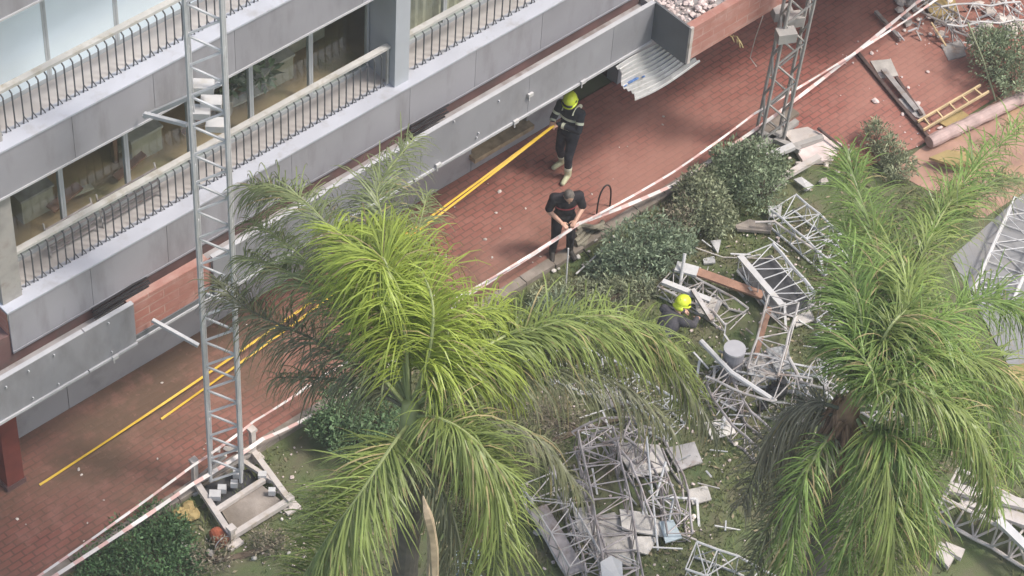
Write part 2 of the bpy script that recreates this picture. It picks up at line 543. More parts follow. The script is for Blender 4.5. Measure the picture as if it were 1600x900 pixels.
# grass blades on the lawn: nobody could count them
def blades():
    rng = np.random.default_rng(4)
    n = 95000
    x = rng.uniform(-9.5, 6.5, n)
    y = rng.uniform(-12.5, -2.45, n)
    clump = np.sin(x * 2.1 + np.sin(y * 1.7)) + np.cos(y * 2.6 - x) + rng.normal(0, .8, n)
    keep = (clump > -0.2) & ~((x > 3.4) & (y < -5.4)) & ~((x > 5.4) & (y > -4.4))
    x, y = x[keep], y[keep]
    n = len(x)
    h = rng.uniform(.04, .125, n)
    an = rng.uniform(0, 2 * np.pi, n)
    lean = rng.uniform(.2, 1.1, n) * h
    w = rng.uniform(.006, .014, n)
    lx, ly = np.cos(an), np.sin(an)
    p0 = np.stack([x - ly * w, y + lx * w, np.zeros(n)], 1)
    p1 = np.stack([x + ly * w, y - lx * w, np.zeros(n)], 1)
    p2 = np.stack([x + lx * lean, y + ly * lean, h], 1)
    V = np.stack([p0, p1, p2], 1).reshape(-1, 3)
    me = bpy.data.meshes.new('grass')
    me.vertices.add(len(V)); me.vertices.foreach_set('co', V.ravel())
    me.loops.add(len(V)); me.loops.foreach_set('vertex_index', np.arange(len(V)))
    me.polygons.add(n); me.polygons.foreach_set('loop_start', np.arange(n) * 3)
    me.polygons.foreach_set('loop_total', np.full(n, 3))
    me.materials.append(MT['blade'])
    me.update(); me.validate()
    o = bpy.data.objects.new('grass', me)
    COL.objects.link(o)
    tag(o, 'short olive grass of the littered garden lawn', 'grass', kind='stuff')


blades()
mb = MB()
rl = random.Random(15)
for _ in range(5200):
    x = rl.uniform(-9.0, 6.3); y = rl.uniform(-12, -2.42)
    if math.sin(x * 1.3 + y) + math.cos(y * 1.9 - x * .7) + rl.gauss(0, .7) < 0 or (x > 3.4 and y < -5.3):
        continue
    p = Vector((x, y, rl.uniform(.01, .05))); an = rl.uniform(0, 6.3); l = rl.uniform(.02, .07)
    d = Vector((math.cos(an), math.sin(an), rl.uniform(-.1, .3))) * l; q = Vector((-d.y, d.x, rl.uniform(-.01, .02))) * .35
    mb.add([p - d, p + q, p + d, p - q], [(0, 1, 2, 3)])
tag(mb.build('leaf_litter', MT['litter']), 'dry leaf litter and crumbs strewn over the garden lawn', 'leaf litter', kind='stuff')

# ------------------------------------------------------------------ building
BX0, BX1 = -8.0, 16.0
bld = thing('apartment_building', 'grey panelled apartment building with railed balconies and a projecting canopy', 'building', (0, 0, 0))
ZS = [4.07, 6.89, 9.71]
YF, YR, YG = -1.10, -0.87, -0.45        # slab edge, railing line, glass line
MOD = 1.06
XP = (-1.36, -1.10)                      # pillar

# ground floor
mb = MB()
seams = [-14.0, -11.6, -9.0, -6.6, -4.2, -1.8, 1.15]
for a, b_ in zip(seams[:-1], seams[1:]):
    mb.box((a, 0, 0), (b_ - 0.012, 0.25, 2.5))
mb.box((2.32, 0, 0), (3.25, 0.25, 2.5))
mb.box((4.35, 0, 0), (BX1, 0.25, 2.5))
mb.box((1.15, 0, 0), (2.32, 0.25, 0.35)); mb.box((1.15, 0, 2.2), (2.32, 0.25, 2.5))
mb.build('ground_wall', MT['wallground'], bld)
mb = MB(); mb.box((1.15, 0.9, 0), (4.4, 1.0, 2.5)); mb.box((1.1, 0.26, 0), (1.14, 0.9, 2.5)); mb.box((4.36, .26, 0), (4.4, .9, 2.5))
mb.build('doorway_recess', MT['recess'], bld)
mb = MB(); mb.box((1.1, -0.14, 0.33), (2.36, 0.1, 0.42))
mb.build('shop_sill', MT['palewood'], bld)
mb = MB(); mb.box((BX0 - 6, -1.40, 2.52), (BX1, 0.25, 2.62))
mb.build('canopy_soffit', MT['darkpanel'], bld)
mb = MB(); mb.box((BX0 - 6, -1.36, 2.622), (BX1, -1.08, 3.04))
mb.build('canopy_terrace', MT['terrace'], bld)
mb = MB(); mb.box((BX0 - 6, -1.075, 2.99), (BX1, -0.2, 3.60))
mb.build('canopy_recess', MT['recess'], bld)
# fascia panels (one missing on the left: brick shows)
xs = [-13.6, -11.2, -8.8, -6.28]
for a, b_ in zip(xs[:-1], xs[1:]):
    mb = MB(); mb.box((a + .004, -1.43, 2.54), (b_ - .004, -1.385, 3.30)); mb.build('fascia_panel', MT['fascia'], bld)
xs = [-4.95, -3.2, -1.2, 0.9, 2.6, 3.46]
for a, b_ in zip(xs[:-1], xs[1:]):
    mb = MB(); mb.box((a + .003, -1.43, 2.54), (b_ - .003, -1.385, 3.30)); mb.build('fascia_panel', MT['fascia'], bld)
mb = MB(); mb.box((-6.28, -1.38, 2.54), (-4.95, -1.365, 3.27)); mb.box((-6.28, -1.36, 2.54), (-4.95, -1.2, 3.20))
mb.build('exposed_brick', MT['brick'], bld)
mb = MB()
for a, b_ in ((-13.6, -7.1), (-7.08, -6.28), (-4.95, -1.35), (-1.32, 3.46)):
    mb.box((a, -1.455, 2.495), (b_, -1.38, 2.538))
    mb.box((a, -1.433, 3.302), (b_, -1.36, 3.315))
mb.box((-6.28, -1.42, 2.495), (-4.95, -1.36, 2.535))
mb.build('fascia_trim', MT['trim'], bld)
for (px, py) in ((85, 505), (120, 530), (135, 620), (85, 555), (45, 580), (175, 655 - 30), (10, 605), (92, 600), (170, 505), (52, 622), (345 - 170, 550), (733, 150), (710, 190), (748, 208), (676, 208), (745, 215), (780, 118 + 40)):
    p = onY(px, py, -1.445)
    if 2.56 < p.z < 3.28 and not (-6.3 < p.x < -4.9):
        mb = MB(); mb.obox(p, Vector((.009, 0, 0)), Vector((0, .012, 0)), Vector((0, 0, .013))); mb.build('fascia_bolt', MT['trim'], bld)
for (px, py) in ((829, 148), (911, 128), (685, 258), (180, 558), (806, 190)):
    p = onY(px, py, -1.46)
    mb = MB(); mb.obox(p, Vector((.045, 0, 0)), Vector((0, .02, 0)), Vector((0, 0, .03))); mb.obox(p + Vector((-.02, 0, -.06)), Vector((.008, 0, 0)), Vector((0, .006, 0)), Vector((0, 0, .05)))
    mb.build('clip', MT['whitebar'], bld)
# brick terrace jutting out to the right
mb = MB(); mb.box((8.6, -3.2, 2.67), (16.0, -2.202, 6.2)); mb.box((8.6, -2.202, 3.302), (16.0, -1.13, 6.2))  # unseen block, added out of view to throw shade on the far promenade
mb.build('shade_block', MT['brick'], bld)
mb = MB(); mb.box((3.50, -2.20, 2.66), (12.0, -2.06, 3.30))
mb.build('brick_parapet', MT['brick'], bld)
mb = MB(); mb.box((3.50, -2.06, 2.66), (12.0, -1.37, 2.80)); mb.box((3.50, -2.06, 2.80), (12.0, -0.93, 3.16))
mb.build('terrace_slab', MT['terrace'], bld)
mb = MB(); mb.box((3.465, -2.17, 2.56), (3.498, -1.386, 3.31))
mb.build('return_panel', MT['darkpanel'], bld)
mb = MB(); mb.box((3.462, -2.215, 2.60), (3.52, -2.172, 3.325))
mb.build('corner_trim', MT['cream'], bld)

# upper storeys
for si, z in enumerate(ZS):
    # slab with its edge panel
    mb = MB(); mb.box((BX0, YF + .02, z - 0.20), (BX1, 5.0, z - 0.006)); mb.build('floor_slab', MT['wallin'], bld)
    mb = MB(); mb.box((BX0 - .02, YF - .02, z - 0.03), (BX1, YR + .05, z)); mb.build('balcony_ledge', MT['ledge'], bld)
    mb = MB(); mb.box((BX0 - .02, YR + .051, z - 0.03), (BX1, YG + .06, z - .002)); mb.build('balcony_floor', MT['balconyfloor'], bld)
    x = BX0
    w = [1.32, 2.2, 1.25, 2.3, 1.4][si % 5]
    pb, pt = z - 0.78, z - 0.033
    while x < BX1:
        w = R_.choice((1.25, 1.3, 2.15))
        mb = MB(); mb.box((x + .003, YF, pb), (min(x + w, BX1) - .003, YF + .03, pt)); mb.build('wall_panel', MT['panel'], bld)
        x += w
    mb = MB(); mb.box((BX0, YF - .012, pb - .035), (BX1, YF + .05, pb - .002)); mb.build('panel_trim', MT['trim'] if si else MT['fascia'], bld)
    mb = MB(); mb.box((BX0, YF + .051, pb + .01), (BX1, YG + .25, z - .205)); mb.build('soffit', MT['wallin'], bld)
    # end wall facing the corner
    mb = MB(); mb.box((BX0 - .015, YF + .033, pb), (BX0 + .02, 5, z - .058)); mb.build('end_wall', MT['brick'], bld)
ztop = ZS[-1]
mb = MB(); mb.box((BX0, YG, ztop + .004), (BX1, 5.0, ztop + 2.6)); mb.build('upper_wall', MT['panel'], bld)
mb = MB(); mb.box((BX0 - .3, YF, ztop + 2.602), (BX1, 5.3, ztop + 2.9)); mb.build('roof', MT['ledge'], bld)
mb = MB(); mb.box((BX0, 3.2, 2.63), (BX1, 3.35, ztop - .21)); mb.build('inner_wall', MT['wallin'], bld)
mb = MB(); mb.box((BX0, YG + .08, ZS[0] + .002), (BX0 + .1, 3.19, ZS[1] - .79)); mb.box((BX0, YG + .08, ZS[1] + .002), (BX0 + .1, 3.19, ZS[2] - .79))
mb.build('side_wall', MT['panel'], bld)
for si in (0, 1):
    z = ZS[si]
    mb = MB(); mb.box((BX0 + .1, YG + .065, z - .004), (BX1, 3.19, z + .012)); mb.build('room_floor', MT['floorin'], bld)
    mb = MB(); mb.box((XP[0], YR - .13, z + .001), (XP[1], YG + .1, ZS[si + 1] - .80)); mb.build('pillar', MT['pillar'], bld)
    mb = MB(); mb.box((XP[1] + .012, YR + .0, z + .002), (XP[1] + .075, YG + .08, ZS[si + 1] - .80)); mb.build('pillar_edge', MT['darkpanel'], bld)
    mb = MB(); mb.box((BX0 + .02, YR - .10, z + .001), (BX0 + .32, YG + .07, ZS[si + 1] - .80)); mb.build('pillar', MT['mastgrey'], bld)
    # windows
    zt = ZS[si + 1] - 0.80
    xs = [XP[0] - .02 - k * 1.045 for k in range(6, -1, -1)]
    xr = [XP[1] + .09 + k * MOD for k in range(0, 9)]
    for grp in (xs, xr):
        for a, b_ in zip(grp[:-1], grp[1:]):
            mb = MB()
            f = .035
            mb.box((a + .002, YG, z + .001), (a + f, YG + .06, zt)); mb.box((b_ - f, YG, z + .001), (b_ - .002, YG + .06, zt))
            mb.box((a + f, YG, z + .001), (b_ - f, YG + .06, z + .07)); mb.box((a + f, YG, zt - .06), (b_ - f, YG + .06, zt))
            wn = mb.build('window', MT['frame'], bld)
            mb = MB(); mb.box((a + f, YG + .022, z + .07), (b_ - f, YG + .03, zt - .06)); mb.build('pane', MT['glass'], wn)
            if si == 1 and grp is xs:
                mb = MB(); mb.box((a + f, YG + .004, z + .072), (b_ - f, YG + .018, zt - .062)); mb.build('shutter', MT['shade'], wn)
            if grp is xr:
                mb = MB()
                n = 14
                pts = []
                for i in range(n + 1):
                    pts.append((a + (b_ - a) * i / n, YG + .14 + .035 * (i % 2), 0))
                for i in range(n):
                    (x0, y0, _), (x1, y1, _) = pts[i], pts[i + 1]
                    mb.add([(x0, y0, z + .03), (x1, y1, z + .03), (x1, y1, zt), (x0, y0, zt)], [(0, 1, 2, 3)])
                mb.build('curtain', MT['curtain'], wn)
    # balcony door frame by the left pillar and one open dark leaf
    # railings
    for (a, b_, cap) in ((BX0 + .05, XP[0] - .03, 1), (XP[1] + .06, BX1 - 2.2, 0)):
        rb = MB()
        top = z + .70
        rb.box((a - .03, YR - .045, top), (b_ + .02, YR + .045, top + .045))
        rl = rb.build('railing', MT['handrail'], bld)
        n = int((b_ - a) / .128)
        n = min(n, 99)
        for i in range(n + 1):
            x = a + (b_ - a) * i / n
            if i in (0, n):
                q = MB(); q.box((x - .016, YR - .016, z + .001), (x + .016, YR + .016, top - .002)); q.build('end_post', MT['handrail'] if cap else MT['baluster'], rl)
                continue
            q = MB()
            q.tube([(x - .02, YR + .045, top - .02), (x - .012, YR + .005, top - .05), (x, YR - .03, top - .10), (x, YR - .03, z + .13), (x, YR - .012, z + .004)], .011, 5)
            q.tube([(x, YR - .03, z + .14), (x + .062, YR - .02, z + .004)], .009, 5)
            q.build('baluster', MT['baluster'], rl)
        if cap:  # return at the corner
            q = MB(); q.box((a - .03, YR + .046, top), (a + .055, YG + 1.6, top + .044)); q.build('corner_rail', MT['handrail'], rl)

# ---- things standing in the rooms and on the balcony
def rack(x0, w, y, z, label):
    th = thing('drying_rack', label, 'drying rack', (x0, y, z), 'folded racks on the lower balcony')
    mb = MB()
    for k in range(5):
        mb.beam((x0, y + .02 * k, z + .10 + .09 * k), (x0 + w, y + .02 * k, z + .12 + .09 * k), .022, .022)
    mb.build('rung', MT['galvdark'], th)
    mb = MB()
    for xx in (x0, x0 + w):
        mb.beam((xx, y, z), (xx, y + .12, z + .55), .02, .02)
    mb.build('frame', MT['galv'], th)


rack(-7.0, .75, -.66, 4.07, 'grey folded drying rack behind the railing nearer the building corner')
rack(-6.15, .95, -.66, 4.07, 'greenish folded drying rack behind the railing under the second mullion')
for k, (x0, x1, y, zz, r) in enumerate(((-7.3, -5.5, -.2, .62, .035), (-7.1, -5.9, -.05, .60, .028), (-7.35, -6.1, .1, .52, .045))):
    pass
th = thing('work_table', 'brown table with long white boards on it behind the leftmost window', 'table', (-6.3, .55, 4.08))
mb = MB(); mb.box((-7.35, .15, 4.72), (-5.2, .95, 4.76)); mb.build('table_top', MT['wood'], th)
for xx in (-7.25, -5.3):
    for yy in (.25, .85):
        mb = MB(); mb.box((xx - .03, yy - .03, 4.082), (xx + .03, yy + .03, 4.719)); mb.build('leg', MT['wood'], th)
for i, (dy, l, lab) in enumerate(((.0, 1.9, 'long white board lying on the table nearest the window'), (.28, 1.5, 'shorter white board lying on the table away from the window'))):
    mb = MB(); mb.box((-7.3, .22 + dy, 4.762), (-7.3 + l, .36 + dy, 4.80)); tag(mb.build('board', MT['whitebar']), lab, 'board')
th = thing('cabinet', 'dark brown cabinet standing inside behind the scaffold mast', 'cabinet', (-4.0, 1.0, 4.08))
mb = MB(); mb.box((-4.5, .7, 4.083), (-3.5, 1.3, 5.1)); mb.build('body', MT['darkwood'], th)
mb = MB(); mb.box((-4.48, .68, 4.2), (-4.02, .699, 5.05)); mb.build('door', MT['wood'], th)
mb = MB(); mb.box((-3.98, .68, 4.2), (-3.52, .699, 5.05)); mb.build('door', MT['wood'], th)
th = thing('sofa', 'beige sofa inside behind the windows left of the white pillar', 'sofa', (-1.9, .9, 4.08))
mb = MB(); mb.box((-2.6, .4, 4.13), (-1.5, 1.1, 4.50)); mb.build('seat', MT['curtain'], th)
mb = MB(); mb.box((-2.6, 1.101, 4.13), (-1.5, 1.35, 4.9)); mb.build('backrest', MT['curtain'], th)


def leaves(mb, n, centre, radii, ll, lw, rnd, shell=0.55, lift=0.3):
    cx, cy, cz = centre
    for _ in range(n):
        while True:
            d = Vector((rnd.gauss(0, 1), rnd.gauss(0, 1), rnd.gauss(0, 1)))
            if d.length > .1:
                break
        d.normalize()
        rr = shell + (1 - shell) * rnd.random() ** .6
        rr *= 1 + .18 * math.sin(7 * d.x + 3 * d.z) * math.cos(6 * d.y)
        p = Vector((cx + d.x * radii[0] * rr, cy + d.y * radii[1] * rr, cz + d.z * radii[2] * rr))
        if p.z < .01:
            p.z = .01 + rnd.random() * .03
        t = (d + Vector((rnd.gauss(0, .6), rnd.gauss(0, .6), rnd.gauss(lift, .5)))).normalized()
        s = t.cross(Vector((rnd.gauss(0, 1), rnd.gauss(0, 1), rnd.gauss(0, 1)))).normalized()
        L_ = ll * rnd.uniform(.6, 1.4)
        w = lw * rnd.uniform(.7, 1.3)
        mb.add([p, p + t * L_ * .5 + s * w, p + t * L_, p + t * L_ * .5 - s * w], [(0, 1, 2, 3)])


rc_ = random.Random(19)
for k in range(9):
    x = rc_.uniform(-7.2, -1.9); an = rc_.uniform(-.5, .5); l = rc_.uniform(.4, .9); y = rc_.uniform(-.15, .35); z = 4.1 + rc_.uniform(.02, .5)
    mb = MB(); mb.beam((x, y, z), (x + l * math.cos(an), y + .3 * math.sin(an), z + rc_.uniform(-.05, .3)), rc_.uniform(.06, .2), .03)
    tag(mb.build('loose_plank', (MT['concrete'], MT['curtain'], MT['wood'])[k % 3]), 'loose plank piled inside the broken lower windows', 'plank', 'planks inside the lower windows')
for k, x in enumerate((-6.7, -4.9, -2.6)):
    th = thing('crate', ('pale crate on the floor behind the left windows', 'pale crate on the floor behind the lattice mast', 'pale crate on the floor near the white pillar')[k], 'crate', (x, .3, 4.083))
    mb = MB(); mb.box((x - .25, .05, 4.085), (x + .25, .5, 4.5)); mb.build('body', MT['curtain'], th)
    mb = MB(); mb.box((x - .27, .03, 4.502), (x + .27, .52, 4.54)); mb.build('lid', MT['concrete'], th)
th = thing('potted_plant', 'leafy green houseplant in a pot inside the window right of the mast', 'plant', (-3.55, .1, 4.083))
mb = MB(); mb.tube([(-3.55, .1, 4.083), (-3.55, .1, 4.38)], [.12, .16], 12); mb.build('pot', MT['cream'], th)
mb = MB(); rr = random.Random(5)
for c in ((-3.6, .1, 4.75), (-3.2, .2, 4.85), (-3.4, -.02, 5.1), (-3.0, .1, 4.6)):
    leaves(mb, 130, c, (.3, .25, .3), .17, .035, rr)
mb.tube([(-3.55, .1, 4.38), (-3.5, .1, 4.9)], .015, 5)
mb.build('foliage', MT['shrubblue'], th)

# ------------------------------------------------------------------ bent corrugated sheet under the canopy
A = Vector((2.66, -1.47, 2.47)); Bv = Vector((3.62, -1.47, 2.47))
C = at(990, 158, 2.16); D = at(1094, 97, 2.16)
mb = MB()
n = 64
rows = []
for i in range(n + 1):
    f = i / n
    row = []
    for k in range(9):
        g = k / 8
        p = (A.lerp(Bv, g)).lerp(C.lerp(D, g), f)
        p = p + Vector((0, 0, .018 * math.sin(f * 9.5 * 2 * math.pi) - .05 * math.sin(g * 3.1) * f + .02 * math.sin(5 * g + 3 * f)))
        if k == 0:
            p += Vector((.06 * math.sin(f * 9), 0, 0))
        row.append(p)
    rows.append(row)
vs = [p for r in rows for p in r]
mb.add(vs, [(i * 9 + k, (i + 1) * 9 + k, (i + 1) * 9 + k + 1, i * 9 + k + 1) for i in range(n) for k in range(8)])
mb.add([p - Vector((0, 0, .012)) for p in vs], [(i * 9 + k, i * 9 + k + 1, (i + 1) * 9 + k + 1, (i + 1) * 9 + k) for i in range(n) for k in range(8)])
cs = mb.build('corrugated_sheet', MT['corr'], base=(3.1, -1.7, 2.1))
tag(cs, 'bent grey corrugated metal sheet hanging under the canopy with blue paint marks', 'metal sheet')
mb = MB()
for (px, py, r) in ((984, 130, .055), (992, 126, .05), (976, 136, .03), (1005, 122, .025)):
    p = at(px, py, 2.28) + Vector((0, 0, .03)); 
    mb.ellipsoid(p, Vector((r * 1.4, 0, 0)), Vector((0, r, -.6 * r)), Vector((0, .006, .012)), 8, 5)
o = mb.build('paint_mark', MT['bluepaint'], cs)


# rubble on the jutting terrace and cables in the gutter
def chunk_mesh(name, mb, c, r, rnd):
    vs = []
    ico = [(0, 0, 1), (.894, 0, .447), (.276, .851, .447), (-.724, .526, .447), (-.724, -.526, .447), (.276, -.851, .447), (.724, .526, -.447), (-.276, .851, -.447), (-.894, 0, -.447), (-.276, -.851, -.447), (.724, -.526, -.447), (0, 0, -1)]
    fc = [(0, 1, 2), (0, 2, 3), (0, 3, 4), (0, 4, 5), (0, 5, 1), (1, 6, 2), (2, 7, 3), (3, 8, 4), (4, 9, 5), (5, 10, 1), (6, 7, 2), (7, 8, 3), (8, 9, 4), (9, 10, 5), (10, 6, 1), (11, 7, 6), (11, 8, 7), (11, 9, 8), (11, 10, 9), (11, 6, 10)]
    q = Quaternion((rnd.gauss(0, 1), rnd.gauss(0, 1), rnd.gauss(0, 1), rnd.gauss(0, 1))).normalized()
    sx, sy, sz = rnd.uniform(.6, 1.3), rnd.uniform(.6, 1.3), rnd.uniform(.35, .8)
    for v in ico:
        w = q @ Vector((v[0], v[1], v[2])) * rnd.uniform(.75, 1.15)
        vs.append(Vector(c) + Vector((w.x * sx, w.y * sy, w.z * sz)) * r)
    mb.add(vs, fc)


mb = MB(); rr = random.Random(8)
for _ in range(900):
    x = rr.uniform(3.56, 8.5); y = rr.uniform(-2.03, -.98)
    h = .03 + .10 * max(0, math.sin(x * 2.2) * math.sin(y * 4 + x) + .3)
    chunk_mesh('', mb, (x, y, 3.17 + rr.random() * h), rr.choice((.018, .025, .035, .06)) * rr.uniform(.7, 1.4), rr)
tag(mb.build('rubble_heap', MT['rubblepink']), 'pale pink broken plaster heaped on the brick terrace', 'rubble', kind='stuff')

for i, (pts, lab) in enumerate(((((640, 203), (655, 192), (672, 182), (700, 163)), 'black cable bundle in the canopy gutter above the palm top'),
                              (((150, 500), (185, 480), (215, 468), (235, 462)), 'black cable bundle in the canopy gutter at the left end'))):
    mb = MB()
    for k in range(5):
        path = []
        for (px, py) in pts:
            p = onY(px + R_.uniform(-5, 5), py + R_.uniform(-3, 3), -1.125 - .03 * k); p.z = 3.26 - .03 * k + R_.uniform(0, .04)
            path.append(p)
        mb.tube(path, .016, 5)
    tag(mb.build('cable', MT['cable']), lab, 'cable')

# red pillar under the canopy at far left
th = thing('brick_pillar', 'dark red square pillar under the canopy at the left edge', 'pillar', (-8.0, -.55, 0))
mb = MB(); mb.box((-8.15, -.7, .03), (-7.87, -.42, 2.5)); mb.build('shaft', MT['brickred'], th)
mb = MB(); mb.box((-8.17, -.72, .03), (-7.85, -.40, .12)); mb.build('plinth', MT['recess'], th)

# ------------------------------------------------------------------ lattice members
def lattice(th, path, w, h, n, rc, rb, material, up=Vector((0, 0, 1)), rnd=None, missing=0.0, bend=0.0, sides=(0, 1, 2, 3), horiz=True):
    """box lattice along a polyline: four chords and their bracing as parts of th"""
    path = [Vector(p) for p in path]
    ls = [0]
    for a, b_ in zip(path[:-1], path[1:]):
        ls.append(ls[-1] + (b_ - a).length)
    st = []
    for i in range(n + 1):
        d = ls[-1] * i / n
        k = max(j for j in range(len(path) - 1) if ls[j] <= d + 1e-6)
        f = (d - ls[k]) / (ls[k + 1] - ls[k])
        p = path[k].lerp(path[k + 1], f)
        t = (path[k + 1] - path[k]).normalized()
        st.append((p, t))
    corners = []
    for i, (p, t) in enumerate(st):
        s = t.cross(up)
        s = s.normalized() if s.length > .05 else Vector((1, 0, 0))
        u = s.cross(t).normalized()
        cc = []
        for a, b_ in ((-1, -1), (1, -1), (1, 1), (-1, 1)):
            q = p + s * a * w / 2 + u * b_ * h / 2
            if rnd and bend:
                q += Vector((rnd.gauss(0, bend), rnd.gauss(0, bend), rnd.gauss(0, bend)))
            cc.append(q)
        corners.append(cc)
    for k in range(4):
        mb = MB()
        mb.tube([c[k] for c in corners], rc, 6)
        mb.build('chord', material, th)
    mb = MB()
    for i in range(n):
        for k in sides:
            k2 = (k + 1) % 4
            if rnd and rnd.random() < missing:
                continue
            if i % 2:
                mb.tube([corners[i][k], corners[i + 1][k2]], rb, 5)
            else:
                mb.tube([corners[i][k2], corners[i + 1][k]], rb, 5)
            if horiz and (not rnd or rnd.random() > missing):
                mb.tube([corners[i][k], corners[i][k2]], rb, 5)
    for k in range(4):
        mb.tube([corners[n][k], corners[n][(k + 1) % 4]], rb, 5)
    mb.build('bracing', material, th)
    return corners


# ---- standing masts: a face turned to the camera side
def mast(base, height, w, upv, label, material, npan, yaw, sides):
    th = thing('lattice_mast', label, 'lattice mast', base)
    s = Vector((math.cos(yaw), math.sin(yaw), 0))
    f = Vector((-s.y, s.x, 0))
    top = Vector(base) + upv * height
    lattice(th, [Vector(base), top], w, w * .55, npan, .029, .019, material, up=f, sides=sides, horiz=False)
    # rungs on the side faces
    for i in range(npan):
        p = Vector(base).lerp(top, (i + .5) / npan)
        for sg in (-1, 1):
            if i % 4 == 0:
                mb = MB()
                mb.tube([p + s * sg * w / 2 - f * w * .275, p + s * sg * w / 2 + f * w * .275], .012, 5)
                mb.build('rung', material, th)
    return th, s, f


yaw = math.atan2(CR.y, CR.x)
bL = at(354, 742, .25)
upL = Vector((.004, 0, 1)).normalized()
mL, sL, fL = mast(bL, 11.5, .43, (Vector((0.0, 0.0, 1)) + CR * -.0).normalized(), 'tall pale grey lattice mast standing before the balconies on a cream base', MT['mast'], 46, yaw, (0,))
# wall ties of the left mast
for (p0, p1) in (((292, 195), (226, 178)), ((310, 540), (238, 500))):
    q0, q1 = onY(*p0, -2.1), onY(*p1, -1.47)
    mb = MB(); mb.beam(q0, q1, .05, .05); mb.build('wall_tie', MT['mast'], mL)
mb = MB(); mb.beam(onY(225, 182, -1.2), onY(345, 130, -2.1), .055, .055); mb.build('wall_tie', MT['mast'], mL)
mb = MB()
for (px, py) in ((318, 135), (330, 160), (312, 175), (338, 195)):
    p = onY(px, py, -2.35)
    mb = MB(); mb.obox(p, sL * .13, fL * .09, Vector((0, 0, .05))); mb.build('tie_bracket', MT['whitebar'], mL)
pass
# base frame
G = .16
fr = [at(305, 752, G), at(362, 838, G), at(452, 782, G), at(395, 705, G)]
mb = MB()
for a, b_ in zip(fr, fr[1:] + fr[:1]):
    mb.beam(a, b_, .085, .085)
mid0, mid1 = fr[0].lerp(fr[1], .55), fr[3].lerp(fr[2], .5)
mb.beam(mid0, mid1 - (mid1 - mid0) * .12, .075, .07)
mb.beam(fr[3].lerp(fr[0], .25), fr[2].lerp(fr[3], .35), .06, .06)
mb.build('base_frame', MT['cream'], mL)
for q, hh in ((fr[0], .60), (fr[1], .32), (fr[3], .62), (fr[2], .2)):
    mb = MB(); mb.beam((q.x, q.y, .02), (q.x, q.y, hh), .075, .075); mb.beam((q.x, q.y, hh), (q.x, q.y, hh + .05), .11, .11); mb.obox((q.x, q.y, .03), Vector((.12, 0, 0)), Vector((0, .12, 0)), Vector((0, 0, .02)))
    mb.build('base_post', MT['cream'], mL)
for a, b_ in ((fr[0] + Vector((0, 0, .5)) * .0, bL + Vector((0, 0, .45))), (fr[3], bL + Vector((0, 0, .6)))):
    mb = MB(); mb.beam(a, b_, .05, .05); mb.build('base_brace', MT['cream'], mL)
mb = MB(); c_ = (fr[0] + fr[1] + fr[2] + fr[3]) / 4
mb.prism([(p.x, p.y, .11) for p in (mid0.lerp(mid1, .1), fr[1].lerp(c_, .16), fr[2].lerp(c_, .16), mid0.lerp(mid1, .82))][::-1], .03)
mb.build('base_board', MT['kerb'], mL)
mb = MB(); mb.prism([(p.x, p.y, .05) for p in (fr[0].lerp(c_, .12), mid0.lerp(mid1, .08), mid0.lerp(mid1, .8), fr[3].lerp(c_, .3))][::-1], .03); mb.build('base_dark_sheet', MT['deck'], mL)  # flat dark sheet filling one half of the base frame
# blocks in the base
for (px, py, r, nm) in ((347, 766, .06, 'a'), (336, 776, .08, 'b'), (372, 742, .07, 'c'), (366, 758, .05, 'd'), (410, 745, .06, 'e'), (425, 770, .05, 'f')):
    p = at(px, py, .16); mb = MB(); mb.obox(p + Vector((0, 0, .03)), sL * r, fL * r * .8, Vector((0, 0, .05))); mb.build('base_block', MT['whitebar'], mL)

bR = at(1203, 212, .2)
mR, sR, fR = mast(bR, 8.5, .40, (Vector((0, 0, 1)) + Vector((0.02, -.03, 0))).normalized(), 'grey lattice mast standing beside the brick terrace among rubble', MT['mastgrey'], 20, yaw + .25, (0, 1, 2, 3))
mb = MB()
for (px, py) in ((1228, 55), (1222, 20), (1240, 30)):
    p = at(px, py, 2.6); mb.obox(p, sR * .15, fR * .1, Vector((0, 0, .09)))
mb.build('mast_bracket', MT['mastgrey'], mR)
mb = MB()
for a, b_ in (((1180, 205), (1250, 235)), ((1180, 235), (1245, 190)), ((1195, 245), (1285, 215))):
    mb.beam(at(*a, .16), at(*b_, .16), .09, .09)
mb.build('base_frame', MT['mastgrey'], mR)

# ------------------------------------------------------------------ fallen metalwork on the lawn
rt = random.Random(21)


def fallen(label, pts, w, h, n, material, zs=None, rc=.019, rb=.0095, bend=.02, missing=.12, name='fallen_truss', cat='fallen truss', group='fallen lattice sections on the lawn'):
    zs = zs or [h / 2 + .03] * len(pts)
    path = [at(px, py, z) for (px, py), z in zip(pts, zs)]
    th = thing(name, label, cat, (path[0].x, path[0].y, 0), group)
    bend *= .4
    return th, lattice(th, path, w, h, n, rc, rb, material, rnd=rt, missing=missing, bend=bend)


